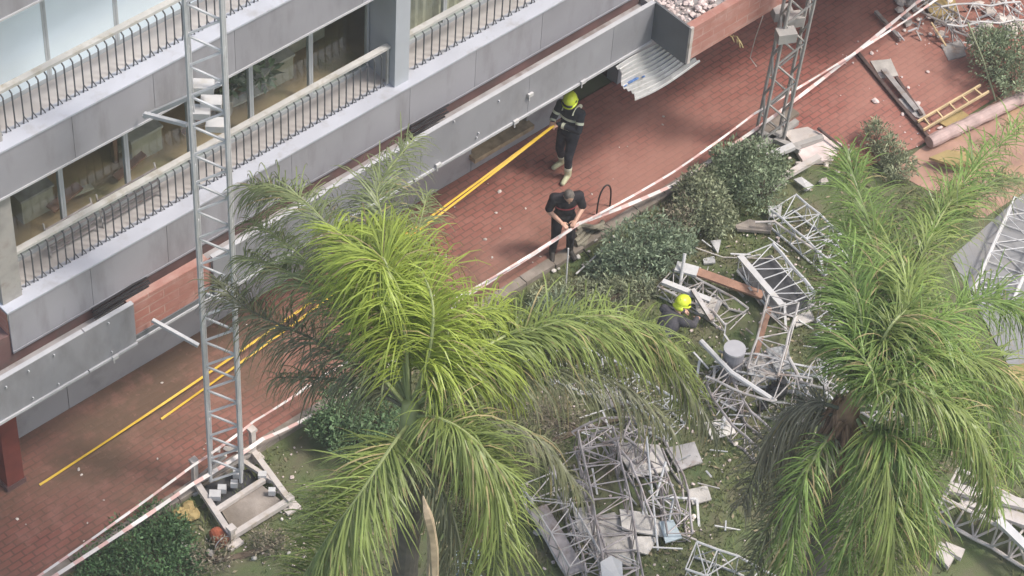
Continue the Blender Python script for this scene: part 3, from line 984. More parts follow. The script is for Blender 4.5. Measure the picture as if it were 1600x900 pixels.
G_ = MT['galv']
fallen('short pale truss lying beyond the bushes on open grass', [(1222, 328), (1312, 405)], .55, .35, 5, MT['mast'])
tb, cb = fallen('pale work platform frame with a dark deck beside a brown plank', [(1180, 402), (1245, 478)], .62, .28, 4, MT['mast'], zs=[.25, .3], rc=.03, name='work_platform', cat='work platform', group=None)
mb = MB(); q = [cb[0][0], cb[0][1], cb[-1][1], cb[-1][0]]
mb.prism([p + Vector((0, 0, .035)) for p in q], .02); mb.build('deck', MT['deck'], tb)
mb = MB(); mb.beam(cb[0][2] + Vector((0, 0, .03)), cb[-1][2] + Vector((0, 0, .03)), .10, .03); mb.build('toe_board', MT['whitebar'], tb)
fallen('slender truss standing tilted next to the grey drum', [(1222, 478), (1190, 592)], .46, .42, 5, G_, zs=[.55, .28])
fallen('crushed truss half under a thick white pole by the black bag', [(1108, 580), (1180, 612), (1262, 628)], .55, .4, 7, G_, zs=[.28, .22, .3], bend=.04, missing=.25)
fallen('long grey lattice mast section reaching the bottom edge', [(928, 682), (952, 790), (975, 930)], .52, .46, 9, MT['galvdark'], zs=[.5, .32, .3], bend=.02)
tf, cf = fallen('tilted grey truss with grating panels left of the long mast section', [(838, 756), (912, 884)], .50, .30, 5, G_, zs=[.42, .25])
mb = MB(); q = [cf[1][0], cf[1][1], cf[-1][1], cf[-1][0]]
mb.prism([q[0].lerp(q[1], .45) + Vector((0, 0, .03)), q[1] + Vector((0, 0, .03)), q[2] + Vector((0, 0, .03)), q[3].lerp(q[2], .45) + Vector((0, 0, .03))], .015); mb.build('grating', MT['galvdark'], tf)
fallen('bent narrow truss over pale boards right of the long mast section', [(962, 676), (1010, 735), (1040, 815)], .42, .36, 6, MT['galvdark'], zs=[.45, .3, .3], bend=.035, missing=.2)
th_, ch = fallen('wide truss with pale planks across it at the right bottom corner', [(1478, 770), (1560, 812), (1660, 872)], .60, .5, 6, MT['cream'], zs=[.4, .32, .3], rc=.03, rb=.018)
fallen('small white truss end between the two palms at the bottom edge', [(1078, 880), (1150, 905), (1200, 935)], .5, .35, 4, MT['whitebar'])
fallen('thin bluish truss tip under the left palm at the bottom edge', [(728, 868), (745, 960)], .30, .30, 4, MT['bluesheet'], bend=.03)
fallen('short twisted truss in front of the right palm crown', [(1288, 500), (1345, 545)], .42, .3, 3, MT['mast'], zs=[.3, .25], bend=.05)
fallen('rusty stained truss piece behind the right palm base', [(1262, 590), (1345, 630), (1410, 690)], .45, .35, 5, G_, bend=.05, missing=.3)
fallen('buried truss seen through the drooping right fronds of the left palm', [(870, 560), (960, 600), (1060, 665)], .5, .35, 7, MT['mast'], bend=.03)
fallen('pale truss hidden beneath the left palm near the bush', [(790, 520), (880, 575)], .45, .35, 5, MT['mast'], bend=.03)
fallen('white scaffold frame lying on the grey path at the right edge', [(1612, 325), (1548, 470)], .62, .22, 5, MT['whitebar'], zs=[.16, .16], bend=.006, missing=.0, name='scaffold_frame', cat='scaffold frame', group=None)
fallen('second white truss tangled in the upper right rubble behind the first', [(1420, 8), (1520, 60)], .35, .3, 5, MT['galv'], bend=.05, missing=.3)
fallen('tangled white truss on the rubble in the upper right corner', [(1470, 40), (1600, 30)], .5, .4, 5, MT['whitebar'], bend=.06, missing=.2)


fallen('flattened pale truss behind the brown plank by the shrubs', [(1040, 440), (1120, 478), (1150, 500)], .45, .2, 5, MT['galv'], bend=.05, missing=.25)
fallen('thin bent truss lying from the drum towards the bottom palms', [(1120, 600), (1150, 660), (1200, 700)], .4, .3, 5, MT['galvdark'], bend=.05, missing=.25)
fallen('crumpled truss top above the long mast section', [(905, 700), (965, 672), (1010, 700)], .42, .35, 5, MT['galvdark'], zs=[.3, .6, .4], bend=.05, missing=.15)
fallen('low twisted truss right of the cracked pale board', [(1020, 700), (1050, 760), (1060, 840)], .35, .25, 5, MT['galvdark'], bend=.05, missing=.25)
fallen('dark truss lying along the left edge of the long mast section', [(880, 720), (905, 800), (935, 900)], .35, .3, 7, MT['galvdark'], bend=.04, missing=.2)
fallen('small pale truss piece beneath the slender truss foot', [(1150, 575), (1235, 590), (1290, 600)], .4, .25, 5, MT['mast'], zs=[.15, .2, .2], bend=.05, missing=.25)
fallen('truss stub poking out between the right palm and the platform', [(1270, 470), (1330, 500)], .4, .3, 3, MT['galv'], bend=.05)


def bar(label, pts, zs, w, h, material, name='pole', cat='pole', group=None, rnd=True):
    path = [at(px, py, z) for (px, py), z in zip(pts, zs)]
    mb = MB()
    if rnd:
        mb.tube(path, w / 2, 8)
    else:
        for a, b_ in zip(path[:-1], path[1:]):
            mb.beam(a, b_, w, h)
    return tag(mb.build(name, material), label, cat, group)


PG = 'loose poles and sticks on the lawn'
board_later = 0
bar('thick white bent pole lying across the crushed truss', [(1095, 533), (1142, 582), (1212, 628)], [.5, .45, .35], .085, 0, MT['whitebar'])
bar('grey pole leaning right of the black bag', [(1232, 558), (1266, 622)], [.55, .1], .06, 0, G_, group=PG)
bar('long thin pale pole with a curved end beside the short truss', [(1180, 347), (1210, 346), (1255, 378), (1312, 416)], [.25, .3, .25, .1], .04, 0, MT['cream'], group=PG)
bar('white bar standing up at the end of the brown plank', [(1070, 396), (1062, 450)], [.55, .12], .055, 0, MT['whitebar'], group=PG)
bar('brown plank lying from the white bar to the work platform', [(1068, 418), (1110, 432), (1192, 462)], [.25, .22, .16], .16, .04, MT['wood'], 'plank', 'plank', None, False)
bar('pale plank end at the head of the brown plank', [(1056, 416), (1090, 425)], [.30, .29], .20, .04, MT['whitebar'], 'plank', 'plank', None, False)
bar('thin white stick standing at the kerb near the man', [(888, 388), (884, 448)], [.75, .05], .026, 0, MT['whitebar'], 'stick', 'stick')
bar('thin white stick slanting along the kerb under the bushes', [(946, 386), (900, 428)], [.2, .1], .028, 0, MT['whitebar'], 'stick', 'stick')
bar('white beam crossing above the brown plank end', [(1035, 440), (1110, 470)], [.3, .25], .09, .06, MT['whitebar'], 'beam', 'beam', None, False)
bar('grey beam by the crouching firefighter', [(1082, 452), (1112, 500)], [.35, .2], .07, .05, G_, 'beam', 'beam', None, False)
bar('grey beam angled up to the left of the slender truss', [(1124, 470), (1112, 502)], [.35, .15], .05, .05, G_, 'beam', 'beam', None, False)
bar('rusty brown post beside the slender truss', [(1203, 480), (1180, 560)], [.6, .15], .07, .05, MT['wood'], 'post', 'post', None, False)
bar('long white rod on the grass below the drooping fronds', [(905, 653), (972, 632)], [.12, .12], .022, 0, MT['whitebar'], 'rod', 'rod')
bar('upper broad pale beam at the right bottom corner', [(1484, 762), (1650, 800)], [.72, .72], .17, .06, MT['cream'], 'beam', 'beam', None, False)
bar('lower broad pale beam at the right bottom corner', [(1510, 782), (1660, 835)], [.60, .66], .20, .06, MT['cream'], 'beam', 'beam', None, False)
bar('slanted pale beam at the right bottom corner', [(1560, 812), (1640, 890)], [.66, .60], .13, .06, MT['whitebar'], 'beam', 'beam', None, False)
bar('white upright bar beside the bent narrow truss', [(1010, 682), (1028, 860)], [.7, .08], .035, 0, MT['mast'], group=PG)
bar('white bar bent across the pale boards', [(1040, 722), (1025, 776), (1052, 780), (1045, 815)], [.5, .4, .4, .2], .04, 0, MT['mast'], group=PG)
bar('thin pale rod crossing under the bush', [(1075, 383), (1130, 402), (1230, 405)], [.15, .12, .3], .02, 0, MT['cream'], group=PG)
bar('white beam lying by the foot of the right mast', [(1205, 295), (1222, 278), (1280, 245)], [.12, .25, .3], .11, .07, MT['cream'], 'beam', 'beam', None, False)
bar('short white beam end pointing to the right mast', [(1198, 246), (1240, 228)], [.25, .3], .12, .07, MT['whitebar'], 'beam', 'beam', None, False)
bar('dark pole leaning over the red paving corner right of the mast', [(1278, 200), (1305, 222), (1335, 248)], [.25, .2, .1], .05, 0, MT['darkwood'])
bar('long dark pole on the red paving in the upper right', [(1338, 80), (1395, 150), (1452, 216)], [.08, .07, .08], .055, .05, MT['darkwood'], 'pole', 'pole', None, False)
bar('dark slat across the rubble beside the ladder', [(1400, 120), (1440, 180)], [.12, .1], .05, .04, MT['darkwood'], 'slat', 'slat', None, False)
bar('grey slat lying beside the long dark pole', [(1380, 108), (1432, 172)], [.12, .12], .09, .03, MT['galv'], 'slat', 'slat', None, False)
bar('thin green pole slanting past the upper right shrub', [(1512, 35), (1535, 90), (1556, 158)], [1.1, .6, .1], .03, 0, MT['shrubgrey'])
bar('thin yellow pole near the upper right rubble', [(1455, 35), (1478, 72)], [.3, .1], .035, 0, MT['ladder'])
bar('dark rail across the red paving above the long dark pole', [(1368, 18), (1408, 62)], [.1, .1], .06, .05, MT['galv'], 'rail', 'rail', None, False)

# long pale column lying along the path edge
mb = MB(); p0, p1 = at(1452, 222, .16), at(1640, 132, .16)
pth = [p0.lerp(p1, i / 14) for i in range(15)]
mb.tube(pth, [.105 + .012 * (i % 2) for i in range(15)], 12)
tag(mb.build('fallen_column', mat('pink_stone', (0.42, 0.31, 0.29), 0.85, 0.2, 5, stain=(0.3, 0.24, 0.2), bump=.3), smooth=False), 'long pinkish round column lying at the upper right edge', 'column')

# ladder
th = thing('ladder', 'yellow ladder leaning over the debris in the upper right', 'ladder', at(1436, 198, 0))
a0, a1 = at(1434, 190, .15), at(1532, 133, .35)
b0, b1 = at(1443, 203, .15), at(1545, 143, .35)
for p, q in ((a0, a1), (b0, b1)):
    mb = MB(); mb.beam(p, q, .03, .045); mb.build('rail', MT['ladder'], th)
for i in range(5):
    f = (i + .5) / 5
    mb = MB(); mb.beam(a0.lerp(a1, f), b0.lerp(b1, f), .025, .025); mb.build('rung', MT['ladder'], th)

# sheets and boards
def board(label, poly, z, th_, material, name='board', cat='board', group=None, warp=.03):
    pts = [at(px, py, z + R_.uniform(-warp, warp)) for px, py in poly]
    a = (pts[1] - pts[0]).cross(pts[2] - pts[0])
    if a.z < 0:
        pts = pts[::-1]
    mb = MB(); mb.prism(pts, th_)
    return tag(mb.build(name, material), label, cat, group)


BG = 'pale boards among the fallen metalwork'
board('cracked pale board under the bent narrow truss', [(968, 795), (1005, 800), (1048, 822), (1040, 838), (1000, 832), (972, 826)], .16, .03, MT['concrete'], group=BG)
board('pale board corner below the cracked pale board', [(985, 838), (1030, 838), (1012, 866), (990, 860)], .10, .03, MT['concrete'], group=BG)
board('pale board behind the top of the long mast section', [(955, 690), (1030, 695), (1046, 735), (990, 745)], .14, .03, MT['concrete'], group=BG)
board('pale board left of the long mast section under the palm', [(895, 795), (925, 790), (935, 840), (905, 835)], .08, .03, MT['concrete'], group=BG)
board('pale blue sheet at the tip of the cracked pale board', [(1030, 815), (1052, 812), (1066, 840), (1040, 848)], .20, .02, MT['bluesheet'], 'plastic_sheet', 'sheet')
board('white rounded sheet on the long mast section at the bottom edge', [(938, 878), (955, 868), (972, 878), (974, 912), (942, 915)], .58, .04, MT['whitebar'], 'sheet', 'sheet')
board('pale square paving block near the right bottom corner', [(1452, 852), (1470, 846), (1496, 862), (1482, 886)], .12, .08, MT['cream'], 'block', 'block')
board('second pale block behind the square paving block', [(1478, 846), (1508, 858), (1502, 872), (1484, 862)], .16, .08, MT['cream'], 'block', 'block')
board('grey plank on the grass under the bushes', [(1148, 352), (1172, 342), (1207, 352), (1204, 362), (1152, 358)], .12, .05, MT['kerb'], 'plank', 'plank')
board('pale triangular shard on the grass right of the bushes', [(1110, 376), (1127, 374), (1122, 396)], .10, .03, MT['whitebar'], 'shard', 'shard')
board('pale square shard on the grass below the triangular shard', [(1098, 404), (1116, 400), (1118, 410), (1100, 412)], .06, .03, MT['whitebar'], 'shard', 'shard')
board('white panel piece at the tip of the short pale truss', [(1200, 322), (1222, 320), (1220, 338), (1202, 338)], .20, .03, MT['whitebar'], 'shard', 'shard')
board('white panel piece near the foot of the right mast', [(1240, 280), (1252, 276), (1272, 290), (1262, 296)], .12, .03, MT['whitebar'], 'shard', 'shard')
board('pinkish broken slab at the foot of the right mast', [(1232, 216), (1275, 204), (1316, 225), (1300, 250), (1255, 252)], .10, .08, MT['rubblepink'], 'slab', 'slab')
board('cream slab right of the mast on the paving', [(1222, 205), (1262, 198), (1285, 210), (1240, 225)], .16, .06, MT['cream'], 'slab', 'slab')
board('grey sheet lying against the slender truss', [(1196, 545), (1232, 538), (1236, 575), (1214, 582)], .16, .02, MT['mesh'], 'sheet', 'sheet')
board('grey cloth heap flattened beside the long dark pole', [(1402, 155), (1422, 150), (1442, 170), (1452, 190), (1430, 182)], .07, .04, MT['galv'], 'cloth', 'cloth')
board('tan board leaning at the right end of the paving', [(1452, 246), (1480, 234), (1530, 240), (1526, 255), (1490, 258)], .22, .05, MT['tarp'], 'board', 'board')
board('ochre sheet behind the ladder', [(1462, 188), (1500, 170), (1520, 184), (1490, 204)], .06, .03, MT['tarp'], 'sheet', 'sheet')
board('ochre sheet in the rubble at the top edge', [(1440, 0), (1490, -8), (1500, 24), (1462, 32)], .10, .03, MT['tarp'], 'sheet', 'sheet')
board('light grey panel lying on the path under the right fronds', [(1570, 575), (1610, 565), (1612, 600), (1585, 606)], .1, .03, MT['tarp'], 'panel', 'panel')

board('large pale fibre board under the middle of the long mast section', [(905, 812), (960, 800), (1000, 845), (985, 885), (930, 870)], .07, .03, MT['concrete'], group=BG)
board('pale board under the crushed truss next to the drum', [(1160, 560), (1205, 548), (1228, 585), (1180, 600)], .06, .03, MT['concrete'], group=BG)
board('pale board beside the crouching firefighter under the white beam', [(1085, 455), (1130, 470), (1115, 498), (1088, 486)], .07, .03, MT['concrete'], group=BG)
for k, (poly, lab) in enumerate((
        ([(1100, 660), (1140, 652), (1150, 676), (1112, 686)], 'flat pale panel on the lawn below the crushed truss'),
        ([(1040, 700), (1085, 690), (1098, 722), (1060, 735)], 'flat pale panel right of the bent narrow truss top'),
        ([(1075, 765), (1105, 758), (1112, 780), (1082, 788)], 'small pale panel on the lawn right of the white bent bar'),
        ([(1290, 560), (1325, 552), (1330, 574), (1298, 582)], 'pale panel left of the right palm crown'),
        ([(1236, 488), (1266, 480), (1272, 500), (1244, 510)], 'small pale panel under the foot of the work platform'),
        ([(930, 610), (985, 600), (995, 628), (945, 640)], 'pale panel under the drooping fronds of the left palm'),
        ([(1360, 95), (1392, 92), (1404, 118), (1376, 122)], 'pale panel left of the long dark pole on the red paving'),
        ([(1470, 70), (1502, 62), (1510, 86), (1482, 94)], 'pale panel below the upper right rubble heap'))):
    board(lab, poly, .07, .025, (MT['concrete'], MT['galv'])[k % 2], group=BG)
# grey drum
th = thing('drum', 'short round grey drum standing on the grass among the trusses', 'drum', at(1141, 588, 0))
c0 = at(1141, 588, 0)
mb = MB(); mb.tube([c0 + Vector((0, 0, .0)), c0 + Vector((0, 0, .05)), c0 + Vector((0, 0, .61))], [.15, .155, .16], 24); mb.build('body', MT['bin'], th, smooth=False)
mb = MB(); mb.tube([c0 + Vector((0, 0, .612)), c0 + Vector((0, 0, .64))], [.168, .165], 24); mb.build('lid', MT['binlid'], th)
# black bag
mb = MB(); c0 = at(1214, 612, .18)
rr = random.Random(3)
mb.ellipsoid(c0, Vector((.17, 0, 0)), Vector((0, .14, 0)), Vector((0, 0, .17)), 14, 10)
mb.v = [tuple(Vector(v) + Vector((rr.gauss(0, .018), rr.gauss(0, .018), rr.gauss(0, .018)))) for v in mb.v]
mb.tube([c0 + Vector((0, 0, .14)), c0 + Vector((.05, -.02, .24))], [.05, .09], 7)
tag(mb.build('plastic_bag', MT['black']), 'black crumpled plastic bag beside the thick white pole', 'bag')
mb = MB(); c0 = at(1192, 636, .08)
mb.ellipsoid(c0, Vector((.10, 0, 0)), Vector((0, .07, 0)), Vector((0, 0, .07)), 9, 6)
mb.v = [tuple(Vector(v) + Vector((rr.gauss(0, .014), rr.gauss(0, .014), rr.gauss(0, .01)))) for v in mb.v]
tag(mb.build('plastic_bag', MT['black']), 'small black bag on the ground left of the larger bag', 'bag')
# orange bucket and ochre lump near the left mast base
th = thing('bucket', 'orange red bucket lying at the foot of the left mast base', 'bucket', at(342, 838, 0))
c0 = at(342, 840, .10); d = (fr[1] - fr[0]).normalized()
mb = MB(); mb.tube([c0 - d * .13, c0 - d * .10, c0 + d * .12], [.09, .10, .125], 16, caps=True); mb.build('shell', MT['orange'], th)
mb = MB(); mb.tube([c0 + d * .12 + Vector((math.cos(a) * .13, -d.x * 0, math.sin(a) * .13)) for a in [i * math.pi / 8 for i in range(9)]], .008, 5); mb.build('handle', MT['whitebar'], th)
mb = MB(); rr = random.Random(6)
for k in range(6):
    p = at(294 + rr.uniform(-14, 14), 797 + rr.uniform(-12, 12), .06); mb.ellipsoid(p, Vector((.10, .03, 0)), Vector((-.03, .08, 0)), Vector((0, 0, .05)), 9, 6)
mb.v = [tuple(Vector(v) + Vector((rr.gauss(0, .012), rr.gauss(0, .012), rr.gauss(0, .008)))) for v in mb.v]
tag(mb.build('sandbag', MT['tarp']), 'ochre sack slumped beside the left mast base', 'sack')
# dark hoop and hose heap by the kerb
hp = [at(918, 300 + 0, .0)]
a0, a1 = at(932, 336, .03), at(953, 322, .03)
mb = MB(); pts = []
for i in range(15):
    an = math.pi * i / 14
    p = a0.lerp(a1, .5 - .5 * math.cos(an)); p.z = .03 + (.56 * math.sin(an) ** .6 if 0 < i < 14 else 0)
    pts.append(p)
mb.tube(pts, .014, 6)
tag(mb.build('wire_hoop', MT['cable']), 'thin dark wire hoop standing on the paving behind the tape', 'hoop')
HG = 'flat hose lengths heaped by the kerb'
for k in range(5):
    mb = MB(); pts = []
    for i in range(9):
        f = i / 8
        p = at(900 + 42 * f + R_.uniform(-2, 2), 382 - 10 * k * .5 - 18 * f + 6 * math.sin(f * 5 + k), .05 + .05 * k + .02 * math.sin(f * 7 + k))
        pts.append(p)
    mb.tube(pts, .04, 7)
    tag(mb.build('hose', MT['hose']), 'dull olive hose length heaped at the kerb beside the man', 'hose', HG)
for k, (pts, lab) in enumerate((([(888, 372), (908, 385), (922, 402)], 'thin black cable trailing from the hose heap'), ([(1118, 95), (1100, 118), (1088, 140)], ''))):
    if lab:
        mb = MB(); mb.tube([at(a, b_, .05) for a, b_ in pts], .012, 5); tag(mb.build('cable', MT['cable']), lab, 'cable')
mb = MB(); mb.tube([at(1192, 25, 2.9), at(1180, 60, 2.2), at(1172, 90, 1.6), at(1182, 104, 1.3)], .008, 5); tag(mb.build('cable', MT['cream']), 'thin pale cable dangling beside the right mast', 'cable')
mb = MB(); rr = random.Random(2)
for k in range(7):
    p = at(1148 + rr.uniform(-8, 6), 58 + rr.uniform(-3, 6), 2.66); q = p + Vector((rr.uniform(-.12, .12), rr.uniform(-.16, -.02), rr.uniform(-.12, .05)))
    mb.tube([p, (p + q) / 2 + Vector((0, 0, .03)), q], .010, 5)
tag(mb.build('twig_tuft', MT['f_tan']), 'small dry plant tuft growing from the brick terrace edge', 'plant')

# ------------------------------------------------------------------ tapes and straps
def ribbon(name, pts, zs, w, material, label, cat, twist=0.5, sag=.03, lean=None, group=None, flat=False):
    path = [at(px, py, z) for (px, py), z in zip(pts, zs)]
    mb = MB()
    uv = []
    side0 = None
    dist = 0
    prev = None
    rows = []
    for a, b_ in zip(path[:-1], path[1:]):
        n = max(4, int((b_ - a).length / .18))
        for i in range(n):
            f = i / n
            p = a.lerp(b_, f) - Vector((0, 0, sag * 4 * f * (1 - f)))
            rows.append(p)
    rows.append(path[-1])
    vs = []
    for i, p in enumerate(rows):
        t = (rows[min(i + 1, len(rows) - 1)] - rows[max(i - 1, 0)]).normalized()
        s = t.cross(Vector((0, 0, 1))).normalized()
        u = s.cross(t)
        an = -.55 + twist * math.sin(i * .31) + .3 * math.sin(i * .83 + 1) * twist
        if flat:
            an = .15 * math.sin(i * .5)
        d = s * math.cos(an) + u * math.sin(an)
        if prev is not None:
            dist += (p - prev).length
        prev = p
        vs += [p - d * w / 2, p + d * w / 2]
        uv += [(dist / .42, 0), (dist / .42, 1)]
    mb.add(vs, [(2 * i, 2 * i + 1, 2 * i + 3, 2 * i + 2) for i in range(len(rows) - 1)])
    o = mb.build(name, material)
    ul = o.data.uv_layers.new(name='UVMap')
    for li, lp in enumerate(o.data.loops):
        ul.data[li].uv = uv[lp.vertex_index]
    return tag(o, label, cat, group)


ribbon('barrier_tape', [(30, 921), (302, 727), (397, 658), (500, 590), (722, 461), (905, 350), (1050, 270), (1178, 178), (1395, 45), (1500, -28)], [.75, .72, .70, .72, .75, .72, .75, .8, .8, .8], .038, MT['tape'],
       'upper strand of white and red barrier tape stretched along the promenade', 'barrier tape', twist=.6)
ribbon('barrier_tape', [(52, 921), (300, 757), (410, 686), (500, 642), (640, 545), (722, 466), (905, 349), (1050, 290), (1130, 236), (1240, 158), (1430, 6), (1480, -34)], [.45, .45, .45, .4, .45, .6, .70, .35, .35, .6, .6, .6], .058, MT['tape'],
       'broader lower strand of white barrier tape sagging along the kerb', 'barrier tape', twist=.55)

HAND = Vector((1.72, -1.02, 1.12))       # firefighter's hands
HAND = at(862, 198, 1.12)
for (p0, mid, lab) in (((62, 758), (505, 462), 'long yellow strap from the far left paving to the standing firefighter'), ((252, 655), (436, 537), 'shorter yellow strap on the right of the long one to the standing firefighter')):
    a = at(*p0, .05)
    off = Vector((0, 0, 0)) if p0[0] < 100 else Vector((.02, -.03, .03))
    mb = MB()
    rows = []
    for i in range(41):
        f = i / 40
        p = a.lerp(HAND + off, f)
        p.z -= .16 * 4 * f * (1 - f) * (1 if p0[0] < 100 else .6)
        rows.append(p)
    vs = []
    for i, p in enumerate(rows):
        t = (rows[min(i + 1, 40)] - rows[max(i - 1, 0)]).normalized()
        s = t.cross(Vector((0, 0, 1))).normalized(); u = s.cross(t)
        an = -.5 + .5 * math.sin(i * .35)
        d = s * math.cos(an) + u * math.sin(an)
        vs += [p - d * .016, p + d * .016, p + d * .016 + u * .006, p - d * .016 + u * .006]
    fs = []
    for i in range(40):
        for k in range(4):
            k2 = (k + 1) % 4
            fs.append((4 * i + k, 4 * i + k2, 4 * i + 4 + k2, 4 * i + 4 + k))
    fs += [(3, 2, 1, 0), (160, 161, 162, 163)]
    mb.add(vs, fs)
    tag(mb.build('strap', MT['yellow']), lab, 'strap')

# ------------------------------------------------------------------ palms
GRAV = Vector((0, 0, -1))


def bez(P, n):
    """Catmull-Rom through the points"""
    P = [P[0] * 2 - P[1]] + P + [P[-1] * 2 - P[-2]]
    out = []
    segs = len(P) - 3
    for i in range(n + 1):
        u = i / n * segs
        k = min(int(u), segs - 1)
        f = u - k
        p0, p1, p2, p3 = P[k:k + 4]
        out.append(.5 * ((2 * p1) + (p2 - p0) * f + (2 * p0 - 5 * p1 + 4 * p2 - p3) * f * f + (3 * p1 - p0 - 3 * p2 + p3) * f ** 3))
    return out


def frond(parent, pts, leafmat, rnd, ll=.72, n=62, droop=1.0, bare=.14, rach=None, lw=.015, plume=.45, name='frond', side_bias=0.0):
    path = bez([at(*p) for p in pts], 26)
    n = int(n * 1.95); ll *= 1.5; droop *= 2.2; lw *= .5
    if parent.name == 'palm_tree.001' and name == 'frond':
        ll *= .82; droop *= .72; plume = max(plume, .7)
    mb = MB()
    N_ = len(path)
    mb.tube(path, [.023 * (1 - .85 * i / (N_ - 1)) + .003 for i in range(N_)], 6, mi=1)
    for i in range(n):
        for sd in (-1, 1):
            for rank in range(2):
                f = bare + (1 - bare) * (i + rnd.random()) / n
                if f > .995:
                    f = .99
                u = f * (N_ - 1)
                k = min(int(u), N_ - 2)
                p = path[k].lerp(path[k + 1], u - k)
                T = (path[k + 1] - path[k]).normalized()
                S = T.cross(Vector((0, 0, 1)))
                if S.length < .2:
                    S = T.cross(CF)
                S.normalize()
                U = S.cross(T)
                g = (f - bare) / (1 - bare)
                prof = (.55 + .9 * g - .2 * g * g) if g < .5 else (.95 - .75 * (g - .5) ** 1.5 / .3536 * .62)
                l = ll * max(.3, prof) * rnd.uniform(.6, 1.15)
                an = rnd.gauss(.15 if rank else -.1, plume)
                d = (S * sd * math.cos(an) + U * math.sin(an) + T * rnd.uniform(.25, .9) * (1 + .6 * g) + Vector((rnd.gauss(0, .20), rnd.gauss(0, .20), rnd.gauss(0, .16)))).normalized()
                w = lw * rnd.uniform(.8, 1.2)
                nseg = 5
                q = p.copy()
                rows = []
                dr = droop * rnd.uniform(.6, 1.4)
                for s_ in range(nseg + 1):
                    wd = w * (1.0 if s_ in (1, 2, 3) else (.6 if s_ == 0 else (.7 if s_ == 4 else .12)))
                    nn = d.cross(GRAV)
                    if nn.length < .15:
                        nn = T
                    nn = (nn.normalized() + U * .0 + T * rnd.uniform(-.2, .2)).normalized()
                    rows.append((q - nn * wd, q + nn * wd))
                    q = q + d * (l / nseg)
                    d = (d + GRAV * (.30 * dr * (.5 + s_ / nseg))).normalized()
                o = len(mb.v)
                tan = 2 if rnd.random() < .05 else 0
                for a, b_ in rows:
                    mb.v.append(tuple(a)); mb.v.append(tuple(b_))
                for s_ in range(nseg):
                    mb.f.append((o + 2 * s_, o + 2 * s_ + 1, o + 2 * s_ + 3, o + 2 * s_ + 2)); mb.mi.append(2 if tan or (s_ == nseg - 1 and o % 5 == 0) else 0)
    return mb.build(name, [leafmat, rach or MT['rachis'], MT['f_tan']], parent)


rp = random.Random(77)


def palm_trunk(th, base, crown, r):
    mb = MB()
    n = 40
    path, rs = [], []
    for i in range(n + 1):
        f = i / n
        p = Vector(base).lerp(crown, f) + Vector((.05 * math.sin(f * 3), .05 * math.sin(f * 2.2), 0))
        path.append(p)
        rs.append(r * (1.25 - .35 * f) * (1.05 if i % 2 else .96))
    mb.tube(path, rs, 16)
    return mb.build('trunk', MT['trunk'], th)


# left palm ---------------------------------------------------------------
CL = at(640, 640, 7.0)
LB = Vector((CL.x - .35, CL.y - .15, 0))
pl = thing('palm_tree', 'bright green feather palm in the middle with drooping lime fronds', 'palm tree', LB, 'feather palms in the garden')
palm_trunk(pl, LB, at(652, 690, 6.5), .15)
mb = MB(); mb.tube([at(652, 700, 6.4), at(646, 670, 6.75), CL + Vector((0, 0, .15))], [.15, .17, .09], 14); mb.build('crown_shaft', MT['rachis'], pl, smooth=True)
c = (640, 640, 7.0)
B_, M_, G2, D_ = MT['f_bright'], MT['f_mid'], MT['f_grey'], MT['f_dark']
# upright, lime
frond(pl, [c, (622, 520, 7.9), (592, 425, 8.35), (520, 352, 8.1)], B_, rp, ll=.80, n=70)
frond(pl, [c, (672, 545, 7.9), (672, 455, 8.4), (625, 385, 8.35), (570, 350, 8.1)], B_, rp, ll=.85, n=72, droop=1.25)
frond(pl, [(650, 640, 7.0), (690, 580, 7.6), (700, 520, 7.9), (680, 470, 7.9)], B_, rp, ll=.75, n=50, droop=1.4)
frond(pl, [c, (632, 520, 8.0), (608, 425, 8.6), (594, 405, 8.7), (590, 470, 8.4)], B_, rp, ll=.8, n=56, droop=1.3)
# behind, towards the building
frond(pl, [c, (605, 470, 7.9), (597, 345, 7.7), (592, 290, 7.5), (648, 214, 7.0)], G2, rp, ll=.66, n=60)
frond(pl, [c, (570, 470, 7.8), (520, 365, 7.7), (455, 300, 7.35), (392, 292, 6.9)], G2, rp, ll=.72, n=64, droop=1.1)
frond(pl, [c, (555, 500, 7.6), (470, 400, 7.2), (395, 345, 6.6)], G2, rp, ll=.6, n=46, droop=1.1)
frond(pl, [c, (640, 470, 7.6), (650, 380, 7.3), (668, 300, 6.8)], G2, rp, ll=.5, n=36)
# left, in shade
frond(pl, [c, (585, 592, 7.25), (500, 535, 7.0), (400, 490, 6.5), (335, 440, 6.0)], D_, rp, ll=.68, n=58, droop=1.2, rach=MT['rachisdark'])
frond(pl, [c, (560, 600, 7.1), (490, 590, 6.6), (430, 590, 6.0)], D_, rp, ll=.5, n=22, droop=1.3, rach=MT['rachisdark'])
# right
frond(pl, [c, (700, 590, 7.5), (800, 520, 7.6), (920, 512, 7.2), (1020, 535, 6.5), (1085, 610, 5.7)], M_, rp, ll=.78, n=72, droop=1.0)
frond(pl, [c, (690, 545, 7.6), (735, 490, 7.8), (790, 488, 7.6), (842, 540, 7.0)], B_, rp, ll=.58, n=46, droop=1.3)
frond(pl, [c, (700, 600, 7.4), (770, 548, 7.4), (830, 520, 7.1), (890, 530, 6.8)], M_, rp, ll=.66, n=48, droop=1.4)
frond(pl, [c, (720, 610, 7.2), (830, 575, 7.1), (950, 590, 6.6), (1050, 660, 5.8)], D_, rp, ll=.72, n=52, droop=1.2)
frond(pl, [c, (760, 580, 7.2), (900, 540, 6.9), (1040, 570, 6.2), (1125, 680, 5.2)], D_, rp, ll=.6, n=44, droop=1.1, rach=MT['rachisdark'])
frond(pl, [c, (690, 600, 7.4), (735, 560, 7.6), (775, 560, 7.4), (800, 610, 6.8)], B_, rp, ll=.7, n=44, droop=1.2)
